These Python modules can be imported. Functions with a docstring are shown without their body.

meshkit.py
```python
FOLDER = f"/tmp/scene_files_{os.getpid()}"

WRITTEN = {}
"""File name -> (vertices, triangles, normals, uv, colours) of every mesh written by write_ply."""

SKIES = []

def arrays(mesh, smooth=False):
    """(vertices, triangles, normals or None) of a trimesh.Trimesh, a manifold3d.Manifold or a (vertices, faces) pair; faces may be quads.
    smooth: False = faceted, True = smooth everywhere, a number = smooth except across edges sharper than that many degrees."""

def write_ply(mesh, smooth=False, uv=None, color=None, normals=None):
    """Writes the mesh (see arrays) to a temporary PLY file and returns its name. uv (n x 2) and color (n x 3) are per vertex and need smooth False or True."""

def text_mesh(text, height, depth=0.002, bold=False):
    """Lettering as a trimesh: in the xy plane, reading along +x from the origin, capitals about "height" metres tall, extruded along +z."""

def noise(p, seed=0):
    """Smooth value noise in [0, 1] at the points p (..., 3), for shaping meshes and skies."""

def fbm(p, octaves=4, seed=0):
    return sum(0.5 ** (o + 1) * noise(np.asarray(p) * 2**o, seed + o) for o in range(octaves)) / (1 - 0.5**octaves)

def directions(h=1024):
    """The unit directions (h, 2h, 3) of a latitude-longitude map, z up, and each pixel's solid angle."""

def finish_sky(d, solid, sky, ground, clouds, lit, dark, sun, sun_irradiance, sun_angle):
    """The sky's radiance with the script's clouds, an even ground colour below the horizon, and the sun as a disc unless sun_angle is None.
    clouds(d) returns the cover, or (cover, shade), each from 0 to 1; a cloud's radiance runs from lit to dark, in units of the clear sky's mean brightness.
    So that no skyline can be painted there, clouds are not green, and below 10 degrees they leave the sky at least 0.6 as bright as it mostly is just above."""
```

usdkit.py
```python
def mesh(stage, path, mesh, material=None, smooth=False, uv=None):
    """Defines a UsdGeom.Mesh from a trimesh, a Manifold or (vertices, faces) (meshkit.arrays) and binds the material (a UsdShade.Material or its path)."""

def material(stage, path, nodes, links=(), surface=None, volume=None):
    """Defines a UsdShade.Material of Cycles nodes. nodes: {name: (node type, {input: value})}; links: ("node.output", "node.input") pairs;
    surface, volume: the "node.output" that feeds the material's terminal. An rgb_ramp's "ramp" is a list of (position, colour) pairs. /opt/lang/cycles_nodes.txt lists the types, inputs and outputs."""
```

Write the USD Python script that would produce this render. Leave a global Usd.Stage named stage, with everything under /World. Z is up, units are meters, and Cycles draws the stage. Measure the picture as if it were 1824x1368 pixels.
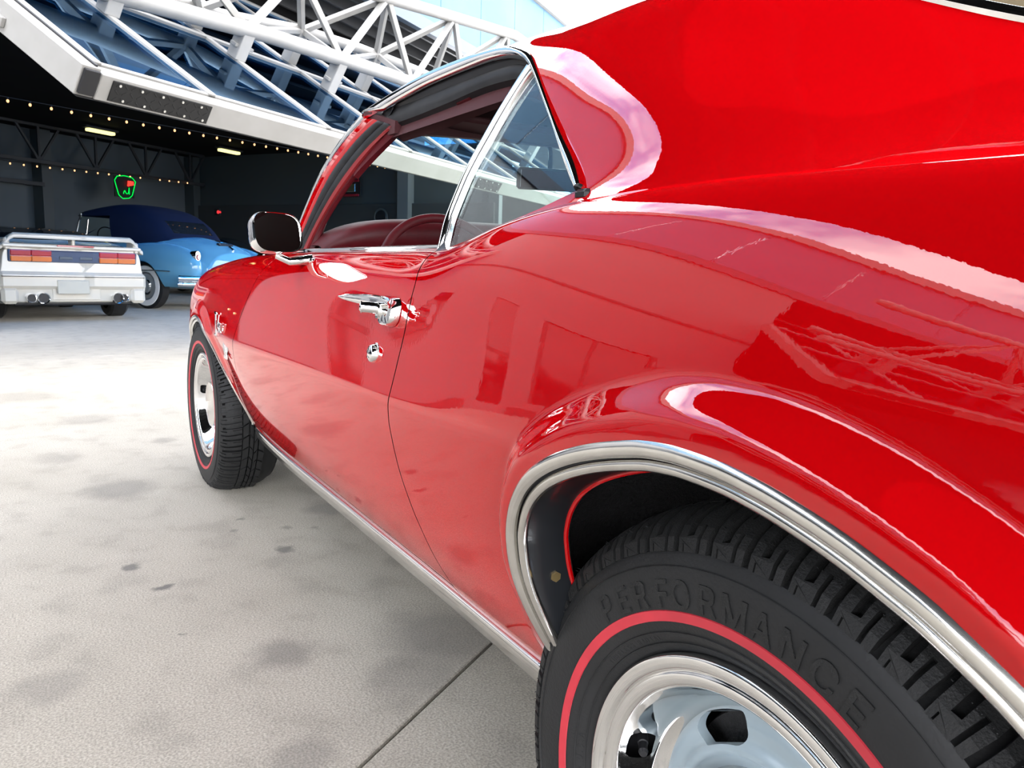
import math, random
import numpy as np, trimesh, shapely, usdkit, meshkit
from shapely.geometry import Polygon, LineString, box as sbox
from shapely import affinity
from scipy.interpolate import PchipInterpolator, CubicSpline
from scipy.ndimage import gaussian_filter1d
from pxr import Usd, UsdGeom, UsdLux, UsdShade, Gf, Sdf, Vt

random.seed(4)
rng = np.random.default_rng(4)
stage = Usd.Stage.CreateInMemory()
UsdGeom.SetStageUpAxis(stage, 'Z'); UsdGeom.SetStageMetersPerUnit(stage, 1.0)
UsdGeom.Xform.Define(stage, '/World'); UsdGeom.Scope.Define(stage, '/World/Looks')

# ------------------------------------------------------------------ camera, sky, exposure
EXPOSURE = 0.3
SKY = 5.2
EYE = np.array([-.4263, 1.3836, .8847]); YAW, PITCH, ROLL, FPX = -.5572, .1481, .0312, 1350.3
F = np.array([math.cos(PITCH)*math.cos(YAW), math.cos(PITCH)*math.sin(YAW), -math.sin(PITCH)])
R = np.cross(F, [0, 0, 1]); R /= np.linalg.norm(R); U = np.cross(R, F)
R, U = R*math.cos(ROLL)+U*math.sin(ROLL), U*math.cos(ROLL)-R*math.sin(ROLL)
cam = UsdGeom.Camera.Define(stage, '/World/Camera')
cam.CreateHorizontalApertureAttr(36.0); cam.CreateFocalLengthAttr(36.0*FPX/1824)
cam.CreateFStopAttr(22.0); cam.CreateFocusDistanceAttr(1.0); cam.CreateExposureAttr(EXPOSURE)
cam.CreateClippingRangeAttr(Gf.Vec2f(.02, 500))
cam.AddTransformOp().Set(Gf.Matrix4d(*R, 0, *U, 0, *(-F), 0, *EYE, 1))

def mat(name, nodes, links=(), surface='p.BSDF'):
    return usdkit.material(stage, '/World/Looks/'+name, nodes, links, surface=surface)
skymat = mat('sky_clouds', {
    'c': ('texture_coordinate', {}), 's': ('separate_xyz', {}),
    'm': ('mapping', {'scale': (1.3, 1.3, 3.2), 'location': (.35, .1, 0)}),
    'n': ('noise_texture', {'scale': 2.1, 'detail': 7., 'roughness': .55, 'distortion': .25}),
    'r': ('rgb_ramp', {'ramp': [(0, (0, 0, 0)), (.30, (0, 0, 0)), (.52, (1, 1, 1)), (1, (1, 1, 1))]}),
    'g': ('rgb_ramp', {'ramp': [(0, (.80, .88, 1.0)), (.25, (.42, .62, 1.0)), (1, (.20, .38, .85))]}),
    'x': ('mix_color', {'b': (1.9, 1.9, 1.95), 'use_clamp': False}),
    'b': ('background_shader', {'strength': SKY})},
    [('c.generated', 's.vector'), ('c.generated', 'm.vector'), ('m.vector', 'n.vector'), ('n.fac', 'r.fac'), ('s.z', 'g.fac'),
     ('r.color', 'x.fac'), ('g.color', 'x.a'), ('x.result', 'b.color')], 'b.background')
dome = UsdLux.DomeLight.Define(stage, '/World/Sky'); dome.CreateIntensityAttr(1.0)
UsdShade.MaterialBindingAPI.Apply(dome.GetPrim()).Bind(skymat)

# ------------------------------------------------------------------ naming and mesh helpers
_used = {}
def numbered(parent, name):
    k = _used.get((parent, name), 0); _used[(parent, name)] = k+1
    return f'{parent}/{name}' if k == 0 else f'{parent}/{name}_{k:03d}'
def tag(path, label=None, cat=None, group=None, kind=None):
    p = stage.GetPrimAtPath(path)
    for k, v in (('label', label), ('category', cat), ('group', group), ('kind', kind)):
        if v: p.SetCustomDataByKey(k, v)
    return path
def thing(name, label, cat, loc=(0, 0, 0), rotz=0, group=None, M=None):
    path = numbered('/World', name); x = UsdGeom.Xform.Define(stage, path)
    if M is not None: x.AddTransformOp().Set(Gf.Matrix4d(*np.asarray(M, float).T.ravel()))
    else:
        x.AddTranslateOp().Set(Gf.Vec3d(*map(float, loc)))
        if rotz: x.AddRotateZOp().Set(float(math.degrees(rotz)))
    return tag(path, label, cat, group)
def struct(name, label=None):
    path = numbered('/World', name); UsdGeom.Xform.Define(stage, path)
    return tag(path, label, None, None, 'structure')
def put(parent, name, mesh, m, smooth=35, label=None, normals=None, kind=None):
    path = numbered(parent, name)
    if normals is not None:
        v, f = mesh
        g = UsdGeom.Mesh.Define(stage, path)
        g.CreatePointsAttr(Vt.Vec3fArray.FromNumpy(np.asarray(v, np.float32)))
        g.CreateFaceVertexCountsAttr(Vt.IntArray.FromNumpy(np.full(len(f), 3, np.int32)))
        g.CreateFaceVertexIndicesAttr(Vt.IntArray.FromNumpy(np.asarray(f, np.int32).ravel()))
        g.CreateSubdivisionSchemeAttr('none')
        g.CreateNormalsAttr(Vt.Vec3fArray.FromNumpy(np.asarray(normals, np.float32))); g.SetNormalsInterpolation('vertex')
        UsdShade.MaterialBindingAPI.Apply(g.GetPrim()).Bind(m)
    else:
        usdkit.mesh(stage, path, mesh, m, smooth=smooth)
    if label or kind: tag(path, label, None, None, kind)
    return path
def grp(parent, name, label=None):
    path = numbered(parent, name); UsdGeom.Xform.Define(stage, path)
    if label: tag(path, label)
    return path
def copyof(src, name, label, loc, rotz, cat, group=None):
    path = numbered('/World', name); x = UsdGeom.Xform.Define(stage, path)
    x.GetPrim().GetReferences().AddInternalReference(src); x.GetPrim().SetInstanceable(True)
    x.ClearXformOpOrder(); x.AddTranslateOp().Set(Gf.Vec3d(*map(float, loc)))
    if rotz: x.AddRotateZOp().Set(float(math.degrees(rotz)))
    return tag(path, label, cat, group)
cat_ = trimesh.util.concatenate
def T(v): return trimesh.Trimesh(*v, process=False)
def cbox(size, c=.003, at=(0, 0, 0), rot=None):
    s = np.asarray(size, float)/2; c = min(c, s.min()*.6); P = []
    for sx in (-1, 1):
        for sy in (-1, 1):
            for sz in (-1, 1):
                g = np.array([sx, sy, sz])
                for k in range(3):
                    q = s.copy()
                    q[(k+1) % 3] -= c; q[(k+2) % 3] -= c
                    P.append(g*q)
    m = trimesh.convex.convex_hull(np.array(P))
    if rot is not None: m.apply_transform(rot)
    m.apply_translation(at)
    return m
def frame_rot(x, y, z):
    M = np.eye(4); M[:3, 0], M[:3, 1], M[:3, 2] = x, y, z; return M
def beam(p, q, w, h, up=(0, 0, 1), c=.004):
    p, q = np.asarray(p, float), np.asarray(q, float); d = q-p; L = np.linalg.norm(d); d /= L
    s = np.cross(up, d); s /= np.linalg.norm(s); u = np.cross(d, s)
    return cbox((L, w, h), c, (p+q)/2, frame_rot(d, s, u))
def tube(P, r, n=10, closed=False, caps=True):
    P = np.asarray(P, float); N = len(P)
    t = np.roll(P, -1, 0)-np.roll(P, 1, 0) if closed else np.gradient(P, axis=0)
    t /= np.linalg.norm(t, axis=1, keepdims=True)+1e-12
    a = np.cross(t[0], [0, 0, 1] if abs(t[0][2]) < .9 else [1, 0, 0]); a /= np.linalg.norm(a)
    A = [a]
    for i in range(1, N):
        b = A[-1]-t[i]*(A[-1]@t[i]); A.append(b/np.linalg.norm(b))
    A = np.array(A); B = np.cross(t, A); ang = np.arange(n)*2*np.pi/n; rr = np.broadcast_to(r, (N,))[:, None, None]
    V = (P[:, None]+rr*(np.cos(ang)[None, :, None]*A[:, None]+np.sin(ang)[None, :, None]*B[:, None])).reshape(-1, 3)
    f = []
    for i in range(N if closed else N-1):
        j = (i+1) % N
        for k in range(n):
            l = (k+1) % n; f += [[i*n+k, i*n+l, j*n+l], [i*n+k, j*n+l, j*n+k]]
    if caps and not closed:
        V = np.vstack([V, P[0], P[-1]])
        for k in range(n):
            l = (k+1) % n; f += [[N*n, l, k], [N*n+1, (N-1)*n+k, (N-1)*n+l]]
    m = trimesh.Trimesh(V, f, process=False)
    return m
def grid_faces(nu, nv, flip=False, cu=False, cv=False):
    i, j = np.meshgrid(np.arange(nu if cu else nu-1), np.arange(nv if cv else nv-1), indexing='ij')
    a = (i*nv+j).ravel(); b = (((i+1) % nu)*nv+j).ravel(); c = (((i+1) % nu)*nv+(j+1) % nv).ravel(); d = (i*nv+(j+1) % nv).ravel()
    f = np.vstack([np.stack([a, b, c], 1), np.stack([a, c, d], 1)])
    return f[:, ::-1] if flip else f
def vnormals(V, f):
    n = np.zeros_like(V); fn = np.cross(V[f[:, 1]]-V[f[:, 0]], V[f[:, 2]]-V[f[:, 0]])
    for k in range(3): np.add.at(n, f[:, k], fn)
    return n/np.maximum(np.linalg.norm(n, axis=1, keepdims=True), 1e-20)
def clip(V, f, N, val):
    """Keep the part of a triangle mesh where val > 0, cutting triangles along the zero line."""
    s = val > 0; ins = s[f].sum(1); keep = f[ins == 3]; mix = f[(ins == 1) | (ins == 2)]
    edges, out = {}, []
    nv = [V, ]; nn = [N, ]; cnt = len(V); addV, addN = [], []
    def cut(a, b):
        nonlocal cnt
        k = (a, b) if a < b else (b, a)
        if k not in edges:
            t = val[a]/(val[a]-val[b]); addV.append(V[a]*(1-t)+V[b]*t); w = N[a]*(1-t)+N[b]*t
            addN.append(w/np.linalg.norm(w)); edges[k] = cnt; cnt += 1
        return edges[k]
    for tri in mix.tolist():
        for r in range(3):
            a, b, c = tri[r], tri[(r+1) % 3], tri[(r+2) % 3]
            if s[a] and not s[b] and not s[c]: out.append([a, cut(a, b), cut(a, c)]); break
            if s[a] and s[b] and not s[c]:
                p, q = cut(b, c), cut(a, c); out += [[a, b, p], [a, p, q]]; break
    V2 = np.vstack([V]+([np.array(addV)] if addV else [])); N2 = np.vstack([N]+([np.array(addN)] if addN else []))
    f2 = np.vstack([keep]+([np.array(out)] if out else []))
    u, inv = np.unique(f2, return_inverse=True)
    return V2[u], inv.reshape(-1, 3), N2[u]
def sdist(P2, line, closed=False):
    """Distance to a polyline and, for a closed one, its sign (positive outside)."""
    g = Polygon(line) if closed else LineString(line)
    pts = shapely.points(P2); d = shapely.distance(g.exterior if closed else g, pts)
    if closed: d = np.where(shapely.contains(g, pts), -d, d)
    return d
def side_of(P2, line):
    """Signed distance to an open polyline that runs upward: positive on its +x side."""
    line = np.asarray(line); d = sdist(P2, line)
    o = np.argsort(line[:, 1]); x = np.interp(P2[:, 1], line[o, 1], line[o, 0])
    return np.where(P2[:, 0] > x, d, -d)
def resample(P, n, smooth=True):
    P = np.asarray(P, float); d = np.r_[0, np.cumsum(np.linalg.norm(np.diff(P, axis=0), axis=1))]
    t = np.linspace(0, d[-1], n)
    if smooth and len(P) > 2: return np.stack([PchipInterpolator(d, P[:, k])(t) for k in range(P.shape[1])], 1)
    return np.stack([np.interp(t, d, P[:, k]) for k in range(P.shape[1])], 1)
def bar(A, B, h, back=.006, n=48, normal=None, shape='round', np_=7):
    """A strip between two edge lines with a raised face and a back."""
    A, B = resample(A, n), resample(B, n); t = np.gradient((A+B)/2, axis=0); w = B-A
    nn = np.cross(t, w); nn /= np.linalg.norm(nn, axis=1, keepdims=True)
    ref = np.array(normal if normal is not None else (0, .91, .41)); nn *= np.sign(nn@ref)[:, None]
    u = np.linspace(0, 1, np_)
    if shape == 'round': hh = h*np.sqrt(np.maximum(0, 1-(2*u-1)**2))
    elif shape == 'flat': hh = h*np.minimum(1, np.minimum(u, 1-u)*6)
    else: hh = h*np.array(shape); u = np.linspace(0, 1, len(shape))
    rows = [A+w*ui+nn*hi for ui, hi in zip(u, hh)]+[B-nn*back, A-nn*back]
    V = np.stack(rows, 1); k = V.shape[1]; f = grid_faces(n, k, cv=True)
    caps = [[0, i, i+1] for i in range(1, k-1)]+[[(n-1)*k, (n-1)*k+i+1, (n-1)*k+i] for i in range(1, k-1)]
    m = trimesh.Trimesh(V.reshape(-1, 3), np.vstack([f, caps]), process=False); trimesh.repair.fix_normals(m)
    return m
def revolve(prof, n=96, axis='y', arc=None):
    """prof: (radius, along) pairs; revolved about the y axis."""
    prof = np.asarray(prof, float); a = np.linspace(0, 2*np.pi, n, endpoint=False) if arc is None else np.linspace(*arc, n)
    V = np.stack([prof[None, :, 0]*np.sin(a)[:, None], np.broadcast_to(prof[None, :, 1], (n, len(prof))), prof[None, :, 0]*np.cos(a)[:, None]], -1)
    f = grid_faces(n, len(prof), cu=arc is None)
    m = trimesh.Trimesh(V.reshape(-1, 3), f, process=False)
    return m
def outward(m, c=None):
    c = m.vertices.mean(0) if c is None else np.asarray(c)
    if ((m.triangles_center-c)*m.face_normals*m.area_faces[:, None]).sum() < 0: m.invert()
    return m
def solid(shape, h, M=None):
    gs = getattr(shape, 'geoms', [shape])
    m = cat_([trimesh.creation.extrude_polygon(g, h, engine='earcut') for g in gs if g.area > 0])
    if M is not None: m.apply_transform(M)
    return m
def loft(stations, nx=60, m=60, sig=.03, close=False):
    """stations: (x, [(y, z) ...]) with equal counts; a smooth skin over them, left half mirrored to the right."""
    X = np.array([s[0] for s in stations]); P = np.array([s[1] for s in stations], float); xs = np.linspace(X[0], X[-1], nx)
    K = np.stack([[PchipInterpolator(X, P[:, k, a])(xs) for a in range(2)] for k in range(P.shape[1])], 0).transpose(2, 0, 1)
    S = sections(K, m)
    V = np.concatenate([np.broadcast_to(xs[:, None, None], (nx, m, 1)), S], -1)
    return V
SIDE = [
 (-1.2, (0.7000,0.9300), (0.7600,0.9150), (0.8100,0.8600), (0.8400,0.7700), (0.8480,0.6900), (0.8200,0.5000), (0.7500,0.3600)),
 (-0.75, (0.7800,0.9550), (0.8450,0.9420), (0.8950,0.8880), (0.9140,0.7850), (0.9180,0.7000), (0.8600,0.4800), (0.8000,0.3300)),
 (-0.2, (0.7700,0.9720), (0.8500,0.9644), (0.8956,0.9060), (0.9310,0.8000), (0.9357,0.7000), (0.8700,0.4600), (0.8000,0.3250)),
 (0.1, (0.7700,0.9730), (0.8500,0.9723), (0.8921,0.9160), (0.9263,0.8000), (0.9376,0.6950), (0.8720,0.4500), (0.7950,0.3200)),
 (0.3, (0.7720,0.9700), (0.8500,0.9660), (0.8909,0.9160), (0.9215,0.8000), (0.9350,0.6870), (0.8660,0.4400), (0.7900,0.3180)),
 (0.5, (0.7780,0.9490), (0.8430,0.9457), (0.8874,0.8960), (0.9100,0.7950), (0.9250,0.6770), (0.8600,0.4300), (0.7870,0.3160)),
 (0.62, (0.7850,0.9280), (0.8330,0.9210), (0.8790,0.8810), (0.9025,0.7900), (0.9204,0.6740), (0.8580,0.4300), (0.7860,0.3160)),
 (0.74, (0.7970,0.9170), (0.8320,0.9076), (0.8720,0.8710), (0.8965,0.7850), (0.9168,0.6710), (0.8560,0.4300), (0.7850,0.3160)),
 (1.2, (0.7970,0.9160), (0.8320,0.9064), (0.8662,0.8700), (0.8886,0.7800), (0.9045,0.6600), (0.8520,0.4300), (0.7850,0.3160)),
 (1.7, (0.7820,0.9160), (0.8180,0.9073), (0.8545,0.8700), (0.8791,0.7750), (0.8935,0.6480), (0.8450,0.4300), (0.7850,0.3160)),
 (2.1, (0.7400,0.9120), (0.7900,0.9050), (0.8380,0.8620), (0.8680,0.7700), (0.8830,0.6380), (0.8260,0.4200), (0.7750,0.3160)),
 (2.45, (0.7000,0.9050), (0.7650,0.8970), (0.8250,0.8500), (0.8580,0.7650), (0.8680,0.6320), (0.7950,0.4200), (0.7500,0.3160)),
 (2.75, (0.6800,0.8900), (0.7500,0.8820), (0.8120,0.8400), (0.8480,0.7600), (0.8600,0.6280), (0.7850,0.4200), (0.7450,0.3160)),
 (3.1, (0.6600,0.8680), (0.7300,0.8600), (0.7900,0.8200), (0.8280,0.7450), (0.8400,0.6200), (0.8000,0.4200), (0.7500,0.3160)),
 (3.45, (0.5600,0.8200), (0.6200,0.8100), (0.6800,0.7750), (0.7200,0.7100), (0.7300,0.6000), (0.7000,0.4200), (0.6600,0.3300)),
]
def long_curves(tab, xs, sig=.05):
    X=np.array([r[0] for r in tab]);P=np.array([[p for p in r[1:]] for r in tab])
    lo,hi=xs.min()-.3,xs.max()+.3
    u=np.arange(lo,hi,.01)
    out=[]
    for k in range(P.shape[1]):
        c=[]
        for a in range(2):
            f=PchipInterpolator(X,P[:,k,a],extrapolate=True)
            v=np.where(u<X[0],P[0,k,a],np.where(u>X[-1],P[-1,k,a],f(np.clip(u,X[0],X[-1]))))
            v=gaussian_filter1d(v,sig/.01,mode='nearest')
            c.append(np.interp(xs,u,v))
        out.append(np.stack(c,-1))
    return np.stack(out,1)   # (nx, k, 2)
def sections(K, m, sharp=None, soft=2.0):
    """Smooth section curves through control points; resampled evenly by arc length (common fractions)."""
    nx,k,_=K.shape; res=np.zeros((nx,m,2))
    for i in range(nx):
        p=K[i]; d=np.r_[0,np.cumsum(np.linalg.norm(np.diff(p,axis=0),axis=1)**.7)]
        cs=CubicSpline(d,p,bc_type='natural'); t=np.linspace(0,d[-1],600); c=cs(t)
        L=np.r_[0,np.cumsum(np.linalg.norm(np.diff(c,axis=0),axis=1))]
        tt=np.linspace(0,L[-1],m)
        res[i]=np.stack([np.interp(tt,L,c[:,a]) for a in range(2)],-1)
    return res
def side_grid(xs,m=140):
    K=long_curves(SIDE,xs)
    up=sections(K[:,:5],int(m*.58)); lo=sections(K[:,4:],m-int(m*.58)+1)
    # crease: keep the two halves' own tangents, then soften over ~1.5 cm
    S=np.concatenate([up,lo[:,1:]],1)
    for a in range(2):
        S[:,:,a]=gaussian_filter1d(S[:,:,a],1.6,axis=1,mode='nearest')
    S[:,0]=up[:,0];S[:,-1]=lo[:,-1]
    return S
# ------------------------------------------------------------------ materials
def pb(name, col, rough=.5, metal=0., coat=0., coat_r=.0, **k):
    return mat(name, {'p': ('principled_bsdf', {'base_color': col, 'roughness': rough, 'metallic': metal, 'coat_weight': coat, 'coat_roughness': coat_r, **k})})
def noisy(name, c1, c2, scale, rough=.6, bump=0., detail=5., bscale=None, **k):
    n = {'g': ('geometry', {}), 'n': ('noise_texture', {'scale': scale, 'detail': detail}), 'r': ('rgb_ramp', {'ramp': [(0, c1), (.35, c1), (.65, c2), (1, c2)]}),
         'p': ('principled_bsdf', {'roughness': rough, **k})}
    l = [('g.position', 'n.vector'), ('n.fac', 'r.fac'), ('r.color', 'p.base_color')]
    if bump:
        n['n2'] = ('noise_texture', {'scale': bscale or scale*6, 'detail': 4.}); n['b'] = ('bump', {'strength': bump, 'distance': .004})
        l += [('g.position', 'n2.vector'), ('n2.fac', 'b.height'), ('b.normal', 'p.normal')]
    return mat(name, n, l)
def paint(name, col, peel=.0):
    n = {'g': ('geometry', {}), 'p': ('principled_bsdf', {'base_color': col, 'roughness': .42, 'specular_ior_level': .0, 'coat_weight': 1., 'coat_roughness': .0, 'coat_ior': 1.5})}
    l = []
    if peel:
        n['n'] = ('noise_texture', {'scale': 150., 'detail': 2.}); n['b'] = ('bump', {'strength': peel, 'distance': .0004})
        l = [('g.position', 'n.vector'), ('n.fac', 'b.height'), ('b.normal', 'p.coat_normal')]
    return mat(name, n, l)
M = {}
M['red'] = paint('red_paint', (.185, .0003, .0009), .05)
M['chrome'] = pb('chrome', (.80, .80, .79), .045, 1.)
M['steel'] = noisy('brushed_steel', (.62, .61, .58), (.70, .69, .66), 30., .16, metallic=1.)
M['silver'] = pb('silver_blue_paint', (.19, .235, .26), .38, .25, coat=.25, coat_r=.1)
M['rubber'] = noisy('tyre_rubber', (.0016, .0017, .0018), (.0030, .0031, .0033), 14., .55, .12, bscale=260., specular_ior_level=.32)
M['tread'] = noisy('tread_rubber', (.0012, .0013, .0013), (.0036, .0036, .0035), 45., .60, .3, bscale=420., specular_ior_level=.3)
M['redline'] = noisy('redline_rubber', (.24, .010, .018), (.27, .012, .02), 40., .45)
M['black'] = pb('black_trim', (.004, .004, .0045), .45, specular_ior_level=.25)
M['seal'] = noisy('rubber_seal', (.005, .005, .0055), (.011, .011, .0115), 20., .5, specular_ior_level=.2)
M['well'] = noisy('undercoating', (.0008, .0008, .001), (.0035, .0035, .004), 60., .8, .8, bscale=160.)
M['gloss_black'] = pb('gloss_black', (.003, .0034, .004), .3, coat=.25, coat_r=.05, specular_ior_level=.3)
M['vinyl'] = noisy('red_vinyl', (.030, .0010, .0022), (.037, .0013, .0028), 60., .5, .1, bscale=500., specular_ior_level=.2)
M['vinyl_light'] = noisy('red_garnish_paint', (.10, .006, .007), (.115, .007, .008), 30., .42)
M['headlining'] = noisy('red_headlining', (.03, .0014, .003), (.036, .0018, .004), 120., .8)
def glassmat(name, tint, f0=.03, refl=(.95, .97, 1.)):
    # Schlick's reflectance, the same from either side of the pane
    return mat(name, {'t': ('transparent_bsdf', {'color': tint}), 'g': ('glossy_bsdf', {'color': refl, 'roughness': .0}), 'w': ('layer_weight', {'blend': .5}),
                      'p': ('math', {'math_type': 'power', 'value2': 5.}), 'f': ('math', {'math_type': 'multiply_add', 'value2': 1-f0, 'value3': f0}), 'm': ('mix_closure', {})},
               [('w.facing', 'p.value1'), ('p.value', 'f.value1'), ('f.value', 'm.fac'), ('t.BSDF', 'm.closure1'), ('g.BSDF', 'm.closure2')], 'm.closure')
M['glass'] = glassmat('car_glass', (.80, .86, .85), .035)
M['windshield'] = glassmat('windshield_glass', (.80, .90, .86), .01)
M['blue_glass'] = glassmat('blue_door_glass', (.13, .36, .58), .02, (.30, .48, .68))
M['mirror'] = pb('mirror_glass', (.75, .75, .76), .0, 1.)
M['white'] = noisy('white_enamel', (.16, .156, .145), (.18, .176, .166), 3., .45, specular_ior_level=.25)
M['plate'] = pb('black_tread_plate', (.0035, .0035, .0035), .5, specular_ior_level=.2)
M['bolt'] = pb('zinc_bolt', (.55, .55, .53), .3, 1.)
M['brass'] = pb('brass_bolt', (.55, .40, .18), .35, 1.)
def lamp(name, col, s): return mat(name, {'e': ('emission', {'color': col, 'strength': s})}, (), 'e.emission')
M['bulb'] = lamp('warm_bulb', (1., .48, .20), 2.2)
M['tubelamp'] = lamp('fluorescent_tube', (1., .95, .36), 1.5)
M['neon_green'] = lamp('green_neon', (.0, .80, .07), 1.3)
M['neon_red'] = lamp('red_neon', (1., .03, .02), 2.5)
# ------------------------------------------------------------------ the place: building frame (w along the front, n inward, z up)
E1, E2 = np.array([.54301, -.83973, 0]), np.array([.83973, .54301, 0]); O2 = np.array([EYE[0], EYE[1], 0])
BM = np.eye(4); BM[:3, 0], BM[:3, 1], BM[:3, 3] = E1, E2, O2      # building -> world
def bw(w, n, z=0): return O2+np.asarray(w)*E1+np.asarray(n)*E2+np.array([0, 0, z])
def bbox(w0, w1, n0, n1, z0, z1, c=.004):
    m = cbox((w1-w0, n1-n0, z1-z0), c, ((w0+w1)/2, (n0+n1)/2, (z0+z1)/2)); m.apply_transform(BM); return m
def bput(parent, name, *a, m=None, c=.004, **k): return put(parent, name, bbox(*a, c=c), m, smooth=False, **k)

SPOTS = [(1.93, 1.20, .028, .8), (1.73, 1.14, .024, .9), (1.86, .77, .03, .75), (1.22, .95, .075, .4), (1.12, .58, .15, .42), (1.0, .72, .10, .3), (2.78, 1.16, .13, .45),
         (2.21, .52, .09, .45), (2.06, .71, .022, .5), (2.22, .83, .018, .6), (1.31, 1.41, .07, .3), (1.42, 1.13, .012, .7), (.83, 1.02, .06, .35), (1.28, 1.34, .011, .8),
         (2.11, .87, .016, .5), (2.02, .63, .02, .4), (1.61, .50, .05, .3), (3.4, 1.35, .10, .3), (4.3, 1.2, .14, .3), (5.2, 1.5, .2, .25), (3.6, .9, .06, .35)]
def floor_material():
    n = {'g': ('geometry', {}), 'n1': ('noise_texture', {'scale': .9, 'detail': 6., 'roughness': .6}), 'n2': ('noise_texture', {'scale': 210., 'detail': 3.}), 'n3': ('noise_texture', {'scale': 7., 'detail': 5.}),
         'r1': ('rgb_ramp', {'ramp': [(0, (.225, .205, .170)), (.36, (.25, .228, .190)), (.62, (.29, .266, .225)), (1, (.315, .29, .25))]}),
         'r2': ('rgb_ramp', {'ramp': [(0, (.45, .45, .45)), (.36, (.74, .74, .74)), (.5, (.96, .96, .96)), (.64, (1.2, 1.2, 1.2)), (1, (1.5, 1.5, 1.5))]}),
         'r3': ('rgb_ramp', {'ramp': [(0, (.66, .66, .67)), (.38, (.86, .86, .86)), (.46, (.96, .96, .96)), (.6, (1, 1, 1)), (1, (1, 1, 1))]}),
         'm1': ('mix_color', {'blend_type': 'multiply', 'fac': 1., 'use_clamp': False}), 'm2': ('mix_color', {'blend_type': 'multiply', 'fac': 1., 'use_clamp': False}),
         'p': ('principled_bsdf', {'roughness': .62, 'specular_ior_level': .35}), 'b': ('bump', {'strength': .35, 'distance': .0015}),
         'nd': ('noise_texture', {'scale': 16., 'detail': 4.}), 'vs': ('vector_math', {'math_type': 'subtract', 'vector2': (.5, .5, .5)}), 'vm': ('vector_math', {'math_type': 'scale', 'scale': .075}), 'va': ('vector_math', {'math_type': 'add'})}
    l = [('g.position', f'{k}.vector') for k in ('n1', 'n2', 'n3', 'nd')]+[('n1.fac', 'r1.fac'), ('n2.fac', 'r2.fac'), ('n3.fac', 'r3.fac'), ('r1.color', 'm1.a'), ('r2.color', 'm1.b'), ('m1.result', 'm2.a'), ('r3.color', 'm2.b'),
         ('n2.fac', 'b.height'), ('b.normal', 'p.normal'), ('nd.color', 'vs.vector1'), ('vs.vector', 'vm.vector1'), ('g.position', 'va.vector1'), ('vm.vector', 'va.vector2')]
    last = None
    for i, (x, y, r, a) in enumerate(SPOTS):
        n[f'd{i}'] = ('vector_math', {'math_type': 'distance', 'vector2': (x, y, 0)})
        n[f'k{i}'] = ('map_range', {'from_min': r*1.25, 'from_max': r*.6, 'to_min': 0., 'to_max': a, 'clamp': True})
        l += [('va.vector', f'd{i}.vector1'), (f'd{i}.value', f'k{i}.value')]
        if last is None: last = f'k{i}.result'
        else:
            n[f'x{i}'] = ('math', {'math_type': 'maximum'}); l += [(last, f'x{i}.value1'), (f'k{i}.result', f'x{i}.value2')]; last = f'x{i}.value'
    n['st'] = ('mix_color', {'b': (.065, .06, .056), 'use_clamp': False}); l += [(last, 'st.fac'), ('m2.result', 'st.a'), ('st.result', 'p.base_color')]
    return mat('concrete', n, l)
CONC = floor_material()
M['wall_white'] = noisy('white_stucco', (.118, .116, .115), (.130, .128, .127), 1.2, .8, .1, bscale=60.)
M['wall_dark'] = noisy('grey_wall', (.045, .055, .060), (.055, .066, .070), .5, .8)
M['ceil_dark'] = noisy('dark_roof_deck', (.0016, .0018, .0022), (.003, .0032, .0036), 1.5, .95, specular_ior_level=.1)
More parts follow.
